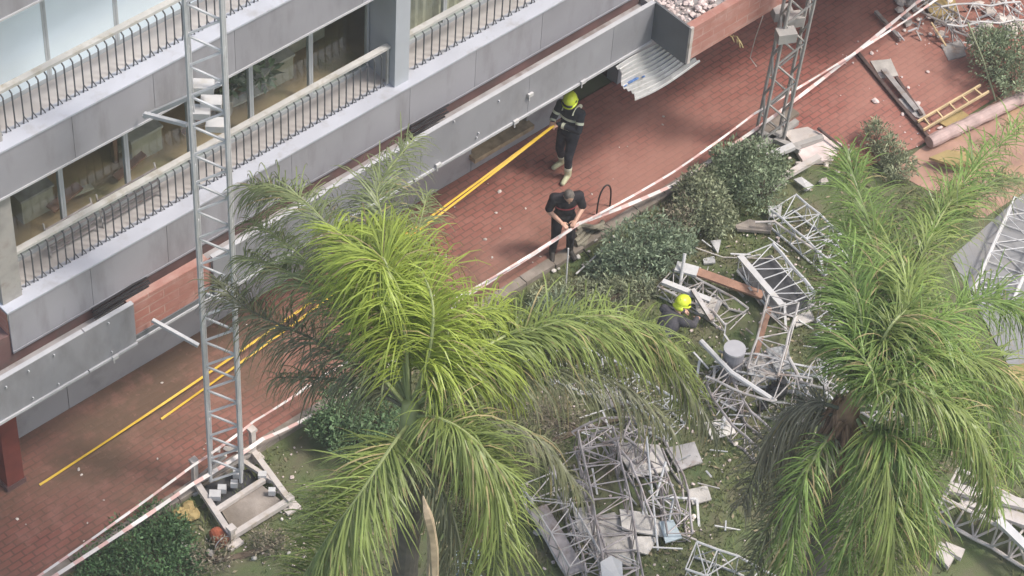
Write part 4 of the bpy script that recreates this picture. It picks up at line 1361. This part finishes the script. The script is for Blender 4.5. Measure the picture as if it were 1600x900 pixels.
frond(pl, [c, (740, 560, 7.5), (880, 500, 7.5), (990, 500, 7.0), (1060, 545, 6.3)], M_, rp, ll=.7, n=54)
frond(pl, [c, (575, 560, 7.6), (520, 470, 7.5), (440, 420, 7.0), (380, 400, 6.4)], G2, rp, ll=.6, n=46)
# towards the camera, below
frond(pl, [(640, 660, 6.9), (606, 706, 6.95), (560, 775, 6.6), (505, 850, 6.0), (455, 935, 5.2)], M_, rp, ll=.80, n=70, droop=.45, plume=.18, lw=.017)
frond(pl, [(645, 655, 6.9), (710, 680, 7.1), (765, 735, 6.8), (780, 820, 6.0), (765, 930, 4.9)], M_, rp, ll=.74, n=66, droop=.8)
frond(pl, [(645, 650, 6.95), (690, 655, 7.3), (745, 690, 7.2), (800, 760, 6.6)], M_, rp, ll=.66, n=46, droop=.9)
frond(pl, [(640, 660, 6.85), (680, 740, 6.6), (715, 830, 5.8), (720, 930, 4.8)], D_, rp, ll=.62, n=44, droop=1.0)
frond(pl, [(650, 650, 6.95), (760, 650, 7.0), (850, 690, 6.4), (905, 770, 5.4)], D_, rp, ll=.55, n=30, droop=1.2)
frond(pl, [(645, 665, 6.8), (700, 720, 6.5), (735, 775, 5.8), (742, 840, 4.9)], MT['f_tan'], rp, ll=.45, n=20, droop=1.3, name='dead_frond', rach=MT['fibre'])
mb = MB(); mb.tube(bez([at(661, 775, 7.1), at(668, 805, 7.1), at(677, 850, 6.6), at(680, 940, 5.7)], 14), [.008, .018, .026, .036, .05, .058, .06, .056, .052, .055, .06, .056, .05, .05, .05], 5)
mb.tube(bez([at(664, 782, 7.0), at(672, 830, 6.6), at(668, 940, 5.6)], 10), [.01, .02, .03, .04, .04, .04, .035, .03, .03, .03, .03], 5)
mb.build('dry_spathe', MT['palewood'], pl)

# right palm --------------------------------------------------------------
CRT = at(1335, 640, 6.3)
RB = Vector((CRT.x + .3, CRT.y + .2, 0))
pr = thing('palm_tree', 'darker green feather palm at the right with a brown dead skirt', 'palm tree', RB, 'feather palms in the garden')
palm_trunk(pr, RB, at(1325, 655, 6.0), .16)
mb = MB(); mb.tube([at(1312, 690, 5.7), at(1322, 655, 6.05), at(1338, 610, 6.5)], [.15, .16, .07], 14); mb.build('crown_shaft', MT['fibre'], pr, smooth=True)
c = (1335, 635, 6.3)
F_ = MT['f_green']
frond(pr, [c, (1370, 520, 7.1), (1372, 400, 7.3), (1338, 290, 6.9), (1325, 240, 6.6)], F_, rp, ll=.78, n=72)
frond(pr, [c, (1350, 540, 7.2), (1335, 440, 7.4), (1320, 350, 7.0)], F_, rp, ll=.75, n=60)
frond(pr, [c, (1395, 480, 7.2), (1465, 345, 7.1), (1520, 268, 6.7), (1610, 180, 6.0)], F_, rp, ll=.74, n=72)
frond(pr, [c, (1400, 500, 7.3), (1440, 400, 7.4), (1475, 330, 7.2), (1500, 300, 6.9)], MT['f_mid'], rp, ll=.70, n=54, droop=1.2)
frond(pr, [c, (1390, 530, 7.3), (1440, 495, 7.4), (1482, 535, 7.1), (1497, 600, 6.5), (1490, 690, 5.7)], F_, rp, ll=.80, n=70)
frond(pr, [c, (1410, 560, 7.2), (1500, 480, 7.2), (1570, 470, 6.8), (1640, 520, 6.2)], F_, rp, ll=.75, n=64)
frond(pr, [c, (1400, 600, 7.1), (1480, 590, 6.9), (1550, 630, 6.3), (1590, 730, 5.4)], F_, rp, ll=.76, n=62, droop=1.2)
frond(pr, [(1345, 650, 6.2), (1375, 685, 6.3), (1392, 770, 5.8), (1395, 850, 5.1), (1390, 935, 4.2)], MT['f_mid'], rp, ll=.80, n=74, droop=.8)
frond(pr, [(1340, 655, 6.2), (1360, 710, 6.1), (1335, 820, 5.2), (1310, 930, 4.1)], F_, rp, ll=.72, n=58, droop=1.0)
frond(pr, [(1345, 650, 6.2), (1410, 690, 6.3), (1440, 760, 5.7), (1445, 850, 4.9)], F_, rp, ll=.66, n=54, droop=1.0)
frond(pr, [(1320, 650, 6.1), (1262, 735, 5.9), (1240, 830, 5.1), (1225, 930, 4.2)], F_, rp, ll=.62, n=54, droop=1.2, plume=.2)
frond(pr, [(1320, 650, 6.1), (1275, 720, 5.9), (1215, 800, 5.2), (1170, 900, 4.2)], MT['f_dark'], rp, ll=.55, n=46, droop=1.2)
frond(pr, [c, (1330, 560, 7.0), (1340, 500, 7.2), (1300, 450, 7.0)], F_, rp, ll=.62, n=44)
frond(pr, [(1345, 640, 6.3), (1440, 640, 6.7), (1520, 700, 6.1), (1560, 790, 5.2)], F_, rp, ll=.6, n=36, droop=1.2)
frond(pr, [(1320, 640, 6.2), (1260, 630, 6.1), (1205, 680, 5.4), (1160, 790, 4.3)], MT['f_dead'], rp, ll=.55, n=50, droop=1.3, name='dead_frond', rach=MT['rachisdark'])
frond(pr, [(1318, 645, 6.1), (1265, 660, 5.8), (1225, 720, 5.0), (1205, 800, 4.2)], MT['f_dead'], rp, ll=.5, n=44, droop=1.3, name='dead_frond', rach=MT['rachisdark'])
frond(pr, [(1322, 650, 6.1), (1300, 690, 5.7), (1280, 740, 5.0), (1262, 800, 4.2)], MT['f_tan'], rp, ll=.35, n=20, droop=1.3, name='dead_frond', rach=MT['fibre'])
frond(pr, [c, (1420, 560, 7.2), (1530, 560, 6.9), (1620, 620, 6.2)], MT['f_mid'], rp, ll=.74, n=58)
frond(pr, [c, (1385, 520, 7.5), (1420, 470, 7.6), (1400, 400, 7.4), (1370, 350, 7.0)], MT['f_mid'], rp, ll=.72, n=56)
frond(pr, [c, (1365, 590, 7.2), (1330, 540, 7.3), (1290, 530, 6.9)], F_, rp, ll=.6, n=36)
frond(pr, [c, (1420, 610, 7.1), (1500, 640, 6.8), (1540, 710, 6.0), (1550, 790, 5.2)], MT['f_mid'], rp, ll=.7, n=50)
frond(pr, [(1345, 650, 6.2), (1395, 690, 6.3), (1430, 740, 5.9), (1460, 860, 4.7)], F_, rp, ll=.66, n=50)
frond(pr, [c, (1430, 500, 7.3), (1500, 340, 6.9), (1545, 290, 6.4), (1600, 280, 5.8)], MT['f_grey'], rp, ll=.66, n=46)
mb = MB()
for k in range(190):
    p = at(1318 + rp.uniform(-14, 14), 640 + rp.uniform(-25, 25), 6.0 + rp.uniform(-.2, .2))
    q = p + Vector((rp.uniform(-.6, .15), rp.uniform(-.45, .15), -rp.uniform(.3, .9)))
    mb.tube([p, p.lerp(q, .5) + Vector((-.06, -.06, .08)), q], [.022, .016, .004], 5)
mb.build('dead_skirt', MT['fibre'], pr)

# ------------------------------------------------------------------ shrubs
def shrub(name, label, lobes, leafmat, nper, ll, lw, cat='shrub', group='shrubs along the kerb', seed=1, twigs=8):
    rnd = random.Random(seed)
    c0 = at(lobes[0][0], lobes[0][1], 0)
    cs = []
    for (px, py, z, r, rz) in lobes:
        p = at(px, py, z)
        cs.append((p, r, rz))
    bx = sum(p.x for p, _, _ in cs) / len(cs); by = sum(p.y for p, _, _ in cs) / len(cs)
    th = thing(name, label, cat, (bx, by, 0), group)
    mb = MB()
    for p, r, rz in cs:
        leaves(mb, int(nper * 2.3), p, (r * 1.12, r * 1.12, rz * 1.08), ll * .55, lw * .52, rnd, shell=.25)
        for _ in range(24):       # stray sprigs so that the outline is uneven
            d = Vector((rnd.gauss(0, 1), rnd.gauss(0, 1), abs(rnd.gauss(.4, .6)))).normalized()
            e = p + Vector((d.x * r, d.y * r, d.z * rz)) * rnd.uniform(.95, 1.25)
            leaves(mb, 14, e, (.07, .07, .10), ll * .72, lw * .66, rnd, shell=.1)
    mb.build('foliage', leafmat, th)
    mb = MB()
    for p, r, rz in cs:
        for _ in range(twigs):
            q = p + Vector((rnd.uniform(-r, r), rnd.uniform(-r, r), rnd.uniform(0, rz))) * .8
            mb.tube([(bx + rnd.uniform(-.05, .05), by + rnd.uniform(-.05, .05), 0), p.lerp(q, .3) - Vector((0, 0, rz * .5)), q], [.016, .011, .004], 5)
    mb.build('stems', MT['bark'], th)
    return th


shrub('shrub', 'large round grey green shrub beside the foot of the right mast', [(1160, 272, .45, .38, .42), (1190, 300, .4, .34, .36), (1185, 250, .45, .30, .34), (1140, 250, .35, .25, .25), (1132, 285, .3, .26, .24), (1205, 270, .3, .24, .24)], MT['shrub'], 420, .11, .022, seed=2)
shrub('shrub', 'mid sized green shrub between the large shrub and the sparse one', [(1105, 318, .4, .32, .34), (1095, 290, .38, .25, .26), (1120, 345, .28, .26, .24), (1075, 335, .28, .24, .22), (1080, 305, .3, .2, .22)], MT['shrubgrey'], 420, .11, .022, seed=3)
shrub('shrub', 'sparse blue green shrub at the kerb left of the other two', [(985, 385, .38, .34, .34), (1020, 370, .4, .30, .32), (965, 405, .3, .24, .24), (1040, 395, .3, .26, .24), (1005, 415, .2, .3, .18), (1060, 380, .25, .24, .2), (945, 425, .15, .2, .14)], MT['shrubblue'], 330, .12, .022, seed=4)
shrub('shrub', 'brownish half dry shrub between the sparse and the mid sized shrubs', [(1055, 350, .3, .24, .24), (1070, 330, .25, .18, .2)], MT['drybush'], 200, .10, .014, seed=5)
shrub('shrub', 'dense dark green round bush behind the fronds of the left palm', [(560, 655, .5, .40, .42), (530, 640, .55, .30, .32), (600, 645, .5, .32, .35), (560, 690, .35, .36, .3), (515, 665, .4, .25, .28)], MT['bushgreen'], 420, .10, .024, seed=6)
shrub('hedge_plant', 'low dark green ground shrub in the lower left corner', [(205, 845, .06, .34, .13), (250, 815, .06, .30, .12), (180, 875, .06, .34, .13), (250, 865, .07, .40, .15), (150, 895, .05, .3, .11), (220, 900, .06, .4, .14), (285, 890, .06, .3, .12), (270, 840, .06, .26, .12)], MT['hedge'], 420, .085, .022, group=None, seed=7)
shrub('shrub', 'dark green shrub in the upper right behind the green pole', [(1560, 95, .5, .42, .42), (1590, 75, .5, .36, .36), (1585, 120, .4, .36, .3), (1540, 70, .45, .26, .28)], MT['shrub'], 480, .11, .02, group=None, seed=8)
shrub('shrub', 'uprooted grey green shrub lying on the red paving above the right palm', [(1370, 215, .22, .24, .22), (1390, 240, .2, .22, .2), (1405, 262, .2, .22, .18)], MT['shrubgrey'], 260, .11, .018, group=None, seed=9)
shrub('shrub', 'low scrubby plant on the lawn below the man', [(860, 470, .15, .26, .16), (900, 462, .14, .26, .15), (930, 480, .12, .24, .13), (965, 462, .12, .24, .13), (1000, 450, .1, .22, .12), (890, 490, .1, .26, .12), (950, 440, .1, .2, .12)], MT['shrubgrey'], 200, .11, .016, group=None, seed=10)
shrub('shrub', 'tall upright reddish leaved plant on the lawn under the left palm crown', [(870, 650, .2, .3, .2), (840, 690, .2, .3, .2), (1000, 640, .15, .3, .15)], MT['drybush'], 160, .11, .014, group=None, seed=12)
shrub('shrub', 'green strap leaved plant behind the arching frond', [(855, 500, .35, .22, .35), (885, 505, .3, .2, .3)], MT['shrubblue'], 120, .26, .014, group=None, seed=13)
shrub('shrub', 'scrub beside the left mast base by the fronds', [(330, 870, .12, .26, .14), (420, 850, .12, .2, .14)], MT['drybush'], 150, .10, .014, group=None, seed=14)

# ------------------------------------------------------------------ loose rubble
def scatter(n, pxbox, rs, material, label, group, z=.03, name='rubble_chunk', seed=1, cond=None, cat='rubble'):
    rnd = random.Random(seed)
    protos = []
    for k in range(5):
        mb = MB(); chunk_mesh('', mb, (0, 0, 0), 1.0, rnd)
        protos.append(mb)
    first = {}
    k = 0
    while k < n:
        px = rnd.uniform(pxbox[0], pxbox[2]); py = rnd.uniform(pxbox[1], pxbox[3])
        if cond and not cond(px, py):
            continue
        p = at(px, py, z)
        i = k % 5
        r = rnd.choice(rs) * rnd.uniform(.7, 1.3)
        if i not in first:
            o = protos[i].build(name, material, base=(0, 0, 0)); first[i] = o
        else:
            o = first[i].copy(); COL.objects.link(o)
        o.location = p + Vector((0, 0, r * .35))
        o.scale = (r, r, r)
        o.rotation_euler = (0, 0, rnd.uniform(0, 6.28))
        tag(o, label, cat, group)
        k += 1


def promen(px, py):
    p = at(px, py, 0)
    return -2.1 < p.y < -.3


scatter(46, (0, 150, 1300, 880), (.012, .018, .022, .03), MT['chunk'], 'small pale plaster crumb lying on the red promenade', 'plaster crumbs on the promenade', .03, seed=31, cond=promen)
scatter(42, (1310, 60, 1470, 235), (.012, .02, .03, .045), MT['rubblepink'], 'pinkish plaster bit on the red paving near the long dark pole', 'plaster bits by the long dark pole', .03, seed=32,
        cond=lambda x, y: abs((y - 80) - (x - 1338) * 1.19) < 45 or R_.random() < .2)
scatter(46, (1400, -10, 1600, 75), (.03, .05, .08, .11), MT['chunk'], 'pale rubble lump in the heap at the upper right corner', 'rubble lumps in the upper right heap', .05, seed=33, cond=lambda x, y: y < 75 - (1600 - x) * .12)
scatter(26, (1180, 200, 1330, 300), (.03, .045, .07), MT['chunk'], 'pale rubble lump around the foot of the right mast', 'rubble lumps at the right mast', .03, seed=34)
scatter(55, (1060, 360, 1330, 660), (.012, .02, .035), MT['chunk'], 'pale rubble bit on the lawn between the trusses', 'rubble bits on the lawn', .02, seed=35)
scatter(42, (830, 640, 1180, 890), (.014, .022, .045), MT['chunk'], 'pale rubble bit near the long mast section', 'rubble bits near the long mast section', .02, seed=36)
scatter(24, (280, 690, 470, 880), (.016, .026, .05), MT['concrete'], 'grey stone around the base of the left mast', 'stones at the left mast base', .02, seed=37)
scatter(18, (860, 330, 1160, 440), (.03, .045, .06), MT['concrete'], 'grey stone along the kerb under the shrubs', 'stones along the kerb', .03, seed=38, cond=lambda x, y: -2.75 < at(x, y, 0).y < -2.3)
mb = MB(); rr = random.Random(55)
for _ in range(800):
    q = rr.random()
    if q < .5:
        p = at(rr.uniform(1060, 1340), rr.uniform(340, 680), .015)
    elif q < .85:
        p = at(rr.uniform(820, 1180), rr.uniform(600, 900), .015)
    else:
        p = at(rr.uniform(280, 480), rr.uniform(690, 890), .015)
    if p.y > -2.45 or (p.x > 5.3):
        continue
    chunk_mesh('', mb, p, rr.choice((.008, .012, .018, .026)) * rr.uniform(.7, 1.3), rr)
tag(mb.build('rubble_crumbs', MT['rubblepink']), 'fine pale rubble crumbs strewn over the lawn among the wreckage', 'rubble', kind='stuff')
rs_ = random.Random(41)
for k in range(150):       # broken white strips thrown about
    ar = k % 3
    if ar == 0:
        px, py = rs_.uniform(1400, 1600), rs_.uniform(-5, 60)
    elif ar == 1:
        px, py = rs_.uniform(1080, 1330), rs_.uniform(380, 680)
    else:
        px, py = rs_.uniform(850, 1150), rs_.uniform(560, 880)
    p = at(px, py, .06 + rs_.random() * .1)
    an = rs_.uniform(0, 3.14); l = rs_.uniform(.1, .45) if ar else rs_.uniform(.1, .3)
    mb = MB(); d = Vector((math.cos(an) * l, math.sin(an) * l, rs_.uniform(-.1, .25)))
    mb.beam(p - d / 2, p + d / 2, rs_.uniform(.012, .04), .015)
    lab, gr = (('white splinter strip in the upper right rubble heap', 'white strips in the upper right heap'), ('white metal strip among the trusses on the lawn', 'white strips among the trusses'), ('white metal strip around the long mast section', 'white strips near the long mast section'))[ar]
    tag(mb.build('metal_strip', (MT['whitebar'], MT['mast'], MT['galv'])[rs_.randrange(3)]), lab, 'strip', gr)

# ------------------------------------------------------------------ people
def remesh(mb, name, material, parent, voxel, smooth_it=4):
    src = bpy.data.meshes.new('tmp')
    off = BASE[parent]
    src.from_pydata([(x - off.x, y - off.y, z - off.z) for x, y, z in mb.v], [], mb.f)
    o = bpy.data.objects.new('tmp', src)
    COL.objects.link(o)
    md = o.modifiers.new('r', 'REMESH'); md.mode = 'VOXEL'; md.voxel_size = voxel
    sm = o.modifiers.new('s', 'SMOOTH'); sm.iterations = smooth_it; sm.factor = .5
    dg = bpy.context.evaluated_depsgraph_get()
    dg.update()
    me = bpy.data.meshes.new_from_object(o.evaluated_get(dg))
    bpy.data.objects.remove(o); bpy.data.meshes.remove(src)
    me.name = name
    me.materials.clear(); me.materials.append(material)
    me.polygons.foreach_set('use_smooth', [True] * len(me.polygons))
    o = bpy.data.objects.new(name, me)
    COL.objects.link(o)
    o.parent = parent
    BASE[o] = off
    return o


def person(label, base, yaw, J, top, trousers, boots, helmet=None, hair=None, sleeves='long', bands=True, cuffs=None, group='people working in the debris', headdir=None, stripe=False, curl=.8):
    """J: joints in local axes (x forward, y left, z up)"""
    th = thing('person', label, 'person', base, group)
    th.scale = (.94, .94, .94)
    c, s = math.cos(yaw), math.sin(yaw)

    def X(p):
        return Vector((base[0] + p[0] * c - p[1] * s, base[1] + p[0] * s + p[1] * c, base[2] + p[2]))

    def V(p):
        return Vector((p[0] * c - p[1] * s, p[0] * s + p[1] * c, p[2]))
    g = {k: X(v) for k, v in J.items()}
    pel, chest, neck, head = g['pelvis'], g['chest'], g['neck'], g['head']
    fw = V(headdir).normalized()
    side = Vector((-s, c, 0))
    hup = fw.cross(side).normalized()
    if hup.z < 0:
        hup = -hup
    bf = Vector((c, s, 0))
    spine = (chest - pel).normalized()
    tf = side.cross(spine).normalized()     # torso front
    if tf.dot(bf) < 0:
        tf = -tf

    def torso(mb, e):
        mb.ellipsoid(pel, side * (.165 + e), tf * (.115 + e), spine * (.13 + e), 18, 12)
        mb.ellipsoid(pel.lerp(chest, .5), side * (.155 + e), tf * (.11 + e), spine * (.20 + e), 18, 12)
        mb.ellipsoid(chest, side * (.175 + e), tf * (.12 + e), spine * (.20 + e), 18, 12)
        for k in 'lr':
            mb.capsule(chest.lerp(neck, .55), g['sh_' + k], .075 + e, .066 + e)

    def arms(mb, e, frac=1.0):
        for k in 'lr':
            sh, el, wr = g['sh_' + k], g['el_' + k], g['wr_' + k]
            if frac >= 1:
                mb.capsule(sh, el, .062 + e, .047 + e); mb.capsule(el, wr, .046 + e, .033 + e)
            else:
                mb.capsule(sh, sh.lerp(el, frac), .062 + e, .054 + e * 1.2)

    def legs(mb, e):
        for k in 'lr':
            hp, kn, an = g['hp_' + k], g['kn_' + k], g['an_' + k]
            mb.capsule(hp, kn, .092 + e, .062 + e); mb.capsule(kn, an, .060 + e, .042 + e)
    mb = MB()
    torso(mb, 0); arms(mb, 0); legs(mb, 0)
    mb.capsule(chest.lerp(neck, .7), head - hup * .05, .062, .055)
    # head
    mb.ellipsoid(head, fw * .098, side * .078, hup * .118, 18, 12)
    mb.ellipsoid(head + fw * .035 - hup * .065, fw * .062, side * .055, hup * .055, 12, 8)
    mb.capsule(head + fw * .09 + hup * .0, head + fw * .112 - hup * .03, .010, .016, 8)
    mb.capsule(head + fw * .088 + side * .03 + hup * .024, head + fw * .088 - side * .03 + hup * .024, .011, .011, 8)
    mb.capsule(head + fw * .088 + side * .022 - hup * .062, head + fw * .088 - side * .022 - hup * .062, .010, .010, 8)
    for q in (-1, 1):
        mb.ellipsoid(head + side * .08 * q - fw * .005, fw * .02, side * .012, hup * .033, 8, 6)
    # hands
    for k in 'lr':
        wr, ft = g['wr_' + k], g['ha_' + k]
        d = (ft - wr).normalized()
        q = 1 if k == 'l' else -1
        across = d.cross(Vector((0, 0, 1)))
        across = across.normalized() if across.length > .1 else side.copy()
        if across.dot(-side * q) < 0:
            across = -across            # towards the body: the thumb side
        pn = d.cross(across).normalized()
        if pn.z > 0:
            pn = -pn
        pal = wr + d * .05
        mb.ellipsoid(pal, d * .055, across * .042, pn * .018, 12, 8)
        for fi, (o_, L_) in enumerate(((.032, .072), (.011, .082), (-.011, .076), (-.031, .058))):
            a = wr + d * .088 + across * o_
            m1 = a + (d * math.cos(curl * .6) + pn * math.sin(curl * .6)) * L_ * .5
            m2 = m1 + (d * math.cos(curl * 1.7) + pn * math.sin(curl * 1.7)) * L_ * .32
            m3 = m2 + (d * math.cos(curl * 2.6) + pn * math.sin(curl * 2.6)) * L_ * .26
            mb.capsule(a - d * .02, m1, .0105, .0098, 8); mb.capsule(m1, m2, .0098, .009, 8); mb.capsule(m2, m3, .009, .008, 8)
        a = wr + d * .03 + across * .030
        m1 = a + (d * .6 + across * .75 + pn * .2).normalized() * .045
        m2 = m1 + (d * .85 + across * .2 + pn * .4).normalized() * .035
        mb.capsule(a, m1, .014, .011, 8); mb.capsule(m1, m2, .011, .009, 8)
    # feet
    for k in 'lr':
        an, to = g['an_' + k], g['to_' + k]
        mb.capsule(an - Vector((0, 0, .03)), to, .040, .032)
    body = remesh(mb, 'body', MT['skin'], th, .0075, 3)
    for q in (-1, 1):
        e_ = MB(); e_.ellipsoid(head + fw * .088 + side * .032 * q + hup * .005, fw * .012, side * .013, hup * .009, 8, 6); e_.build('eye', MT['black'], th)
    # clothes
    mb = MB(); legs(mb, .016); mb.ellipsoid(pel, side * .185, tf * .135, spine * .14, 18, 12)
    remesh(mb, 'trousers', trousers, th, .012, 5)
    mb = MB(); torso(mb, .016); arms(mb, .014, 1.0 if sleeves == 'long' else .85)
    jk = remesh(mb, 'jacket' if sleeves == 'long' else 'shirt', top, th, .012, 5)
    for k in 'lr':
        an, to = g['an_' + k], g['to_' + k]
        mb = MB(); mb.capsule(an + (g['kn_' + k] - an).normalized() * .10, an - Vector((0, 0, .02)), .066, .060); mb.capsule(an - Vector((0, 0, .035)) - (to - an).normalized() * .02, to + (to - an).normalized() * .03, .055, .045)
        remesh(mb, 'boot', boots, th, .012, 3)
    def ring(name, p, ax, r, hgt, material, par, sq=None):
        mb = MB()
        mb.tube([p - ax * hgt / 2, p + ax * hgt / 2], [r, r], 18)
        return mb.build(name, material, par)
    if bands:
        for k in 'lr':
            kn, an = g['kn_' + k], g['an_' + k]
            ring('reflective_band', kn.lerp(an, .62), (an - kn).normalized(), .069, .055, MT['reflect'], th)
            el, wr, sh = g['el_' + k], g['wr_' + k], g['sh_' + k]
            ring('reflective_band', el.lerp(wr, .75), (wr - el).normalized(), .056, .05, MT['reflect'], th)
            ring('reflective_band', sh.lerp(el, .55), (el - sh).normalized(), .073, .045, MT['reflect'], th)
        # yoke and chest bands hugging the jacket
        for f, hgt in ((.35, .05), (.95, .05)):
            p = pel.lerp(chest, f)
            mb = MB()
            vs = []
            n = 26
            for hh in (-.5, .5):
                for i in range(n):
                    a = 2 * math.pi * i / n
                    vs.append(p + side * math.cos(a) * (.197 if f > .5 else .182) + tf * math.sin(a) * (.142 if f > .5 else .136) + spine * hh * hgt)
            mb.add(vs, [(i, (i + 1) % n, n + (i + 1) % n, n + i) for i in range(n)])
            mb.build('reflective_band', MT['reflect'], th)
        for q in (-1, 1):
            mb = MB()
            pts = []
            for i in range(9):
                a = math.pi * (.12 + .76 * i / 8)
                pts.append(chest + side * q * .105 + tf * math.cos(a) * .15 + spine * (math.sin(a) * .17 + .06))
            for a, b_ in zip(pts[:-1], pts[1:]):
                mb.beam(a, b_, .05, .008, up=side)
            mb.build('shoulder_band', MT['reflect'], th)
    if stripe:
        mb = MB(); vs = []; n = 20
        p = pel.lerp(chest, .92)
        for hh in (-.5, .5):
            for i in range(n + 1):
                a = math.pi * (i / n)
                vs.append(p + side * math.cos(a) * .20 + tf * math.sin(a) * .150 + spine * hh * .035)
        mb.add(vs, [(i, i + 1, n + 2 + i, n + 1 + i) for i in range(n)])
        mb.build('chest_stripe', MT['stripe'], th)
    if hair:
        mb = MB()
        mb.ellipsoid(head - fw * .018 + hup * .022, fw * .096, side * .087, hup * .108, 18, 12)
        mb.v = [v for v in mb.v]
        mb.ellipsoid(head - fw * .05 - hup * .02, fw * .058, side * .076, hup * .075, 14, 10)
        remesh(mb, 'hair', hair, th, .012, 3)
    if helmet:
        mb = MB()
        # shell, brim and comb
        hc = head + hup * .035 - fw * .01
        mb.ellipsoid(hc + hup * .015, fw * .142, side * .122, hup * .122, 20, 14)
        cut = [(Vector(v), i) for i, v in enumerate(mb.v)]
        mb.v = [tuple(v if (v - hc).dot(hup) > -.03 else v + hup * (-.03 - (v - hc).dot(hup))) for v, i in cut]
        mb.capsule(hc + fw * .09 + hup * .10, hc - fw * .11 + hup * .08, .018, .018, 8)
        mb.ellipsoid(hc - hup * .028 + fw * .02, fw * .165, side * .135, hup * .016, 20, 6)
        mb.ellipsoid(hc - fw * .10 - hup * .07, fw * .035, side * .105, hup * .055, 14, 8)
        hm = mb.build('helmet', helmet, th, smooth=True)
        mb = MB()
        mb.ellipsoid(hc + fw * .105 - hup * .005, fw * .06, side * .105, hup * .035, 14, 8); mb.build('visor', MT['black'], hm, smooth=True)
        for q in (-1, 1):
            mb = MB(); mb.ellipsoid(hc + side * q * .122 + hup * .03, fw * .028, side * .008, hup * .022, 10, 6); mb.build('helmet_mark', MT['black'], hm)
    return th


# standing firefighter pulling the straps, facing along the promenade to the left
fb = at(880, 270, .03)
ydir = math.atan2(-.25, -1.0)
hl = HAND - fb


def loc(v, yaw):
    c, s = math.cos(-yaw), math.sin(-yaw)
    return (v.x * c - v.y * s, v.x * s + v.y * c, v.z)


hx = loc((HAND - fb) / .94, ydir)
J = dict(pelvis=(-.06, 0, .96), chest=(-.09, 0, 1.30), neck=(-.06, 0, 1.52), head=(-.02, 0, 1.66),
         sh_l=(-.07, .20, 1.45), sh_r=(-.07, -.20, 1.45), el_l=(.08, .27, 1.20), el_r=(.06, -.25, 1.19),
         wr_l=(hx[0] - .10, hx[1] + .07, hx[2] + .02), wr_r=(hx[0] - .12, hx[1] - .06, hx[2] + .01), ha_l=(hx[0], hx[1] + .015, hx[2]), ha_r=(hx[0] - .02, hx[1] - .02, hx[2]),
         hp_l=(-.06, .10, .90), hp_r=(-.06, -.10, .90), kn_l=(.08, .12, .50), kn_r=(-.02, -.12, .49), an_l=(.06, .13, .10), an_r=(-.16, -.13, .10), to_l=(.22, .15, .05), to_r=(0.0, -.17, .05))
person('standing firefighter in dark suit with yellow helmet pulling yellow straps', fb, ydir, J, MT['navy'], MT['navy'], MT['boot'], helmet=MT['helmet'], headdir=(1, .1, -.25), curl=1.0)

# man in a black T-shirt looking down at his hands
mbp = at(876, 398, .03)
yd = math.atan2(-.72, -.45)
J = dict(pelvis=(-.02, 0, .96), chest=(.03, 0, 1.29), neck=(.11, 0, 1.49), head=(.20, 0, 1.585),
         sh_l=(.05, .205, 1.43), sh_r=(.05, -.205, 1.43), el_l=(.06, .285, 1.15), el_r=(.06, -.285, 1.15),
         wr_l=(.27, .13, 1.08), wr_r=(.28, -.11, 1.07), ha_l=(.36, .06, 1.07), ha_r=(.37, -.03, 1.05),
         hp_l=(-.02, .10, .90), hp_r=(-.02, -.10, .90), kn_l=(.04, .13, .50), kn_r=(.03, -.12, .49), an_l=(-.03, .15, .10), an_r=(-.03, -.14, .10), to_l=(.13, .19, .05), to_r=(.13, -.17, .05))
person('man in black T-shirt with a red chest stripe looking down at his hands', mbp, yd, J, MT['blackshirt'], MT['blackshirt'], MT['bootdark'], hair=MT['hair'], sleeves='short', bands=False, headdir=(1, 0, -.95), stripe=True, curl=.7)

# crouching firefighter bending to the right
cb_ = at(1026, 562, 0.0)
yd = math.atan2(.10, 1.0)
J = dict(pelvis=(-.05, 0, .52), chest=(.22, 0, .72), neck=(.40, 0, .84), head=(.50, 0, .93),
         sh_l=(.32, .20, .80), sh_r=(.32, -.20, .80), el_l=(.52, .26, .58), el_r=(.54, -.24, .60),
         wr_l=(.74, .14, .48), wr_r=(.78, -.12, .46), ha_l=(.83, .09, .44), ha_r=(.87, -.09, .42),
         hp_l=(-.04, .10, .48), hp_r=(-.04, -.10, .48), kn_l=(.32, .17, .40), kn_r=(.24, -.16, .10), an_l=(.16, .17, .09), an_r=(-.20, -.16, .10), to_l=(.32, .19, .05), to_r=(-.10, -.17, .04))
person('crouching firefighter in charcoal jacket with yellow helmet amid the trusses', cb_, yd, J, MT['grey_uniform'], MT['navy'], MT['bootdark'], helmet=MT['helmet'], bands=False, headdir=(1, 0, -.55), curl=1.0)

SC.render.resolution_x = 1024
SC.render.resolution_y = 576

# ------------------------------------------------------------------ thin haze volume round camera and scene, added to lift dark tones
mb = MB(); mb.box((-70, -70, -1.0), (70, 70, 31.5))
M = bpy.data.materials.new('haze_air')
M.use_nodes = True
t = M.node_tree
t.nodes.remove(t.nodes['Principled BSDF'])
pv = t.nodes.new('ShaderNodeVolumePrincipled')
pv.inputs['Color'].default_value = (0.92, 0.93, 0.95, 1)
pv.inputs['Density'].default_value = 0.0012
pv.inputs['Anisotropy'].default_value = 0.1
t.links.new(pv.outputs[0], t.nodes['Material Output'].inputs['Volume'])
o = mb.build('haze', M, base=(0, 0, 0))
o['kind'] = 'stuff'
o['label'] = 'thin pale haze added over the garden to lift dark tones'
o['category'] = 'haze'
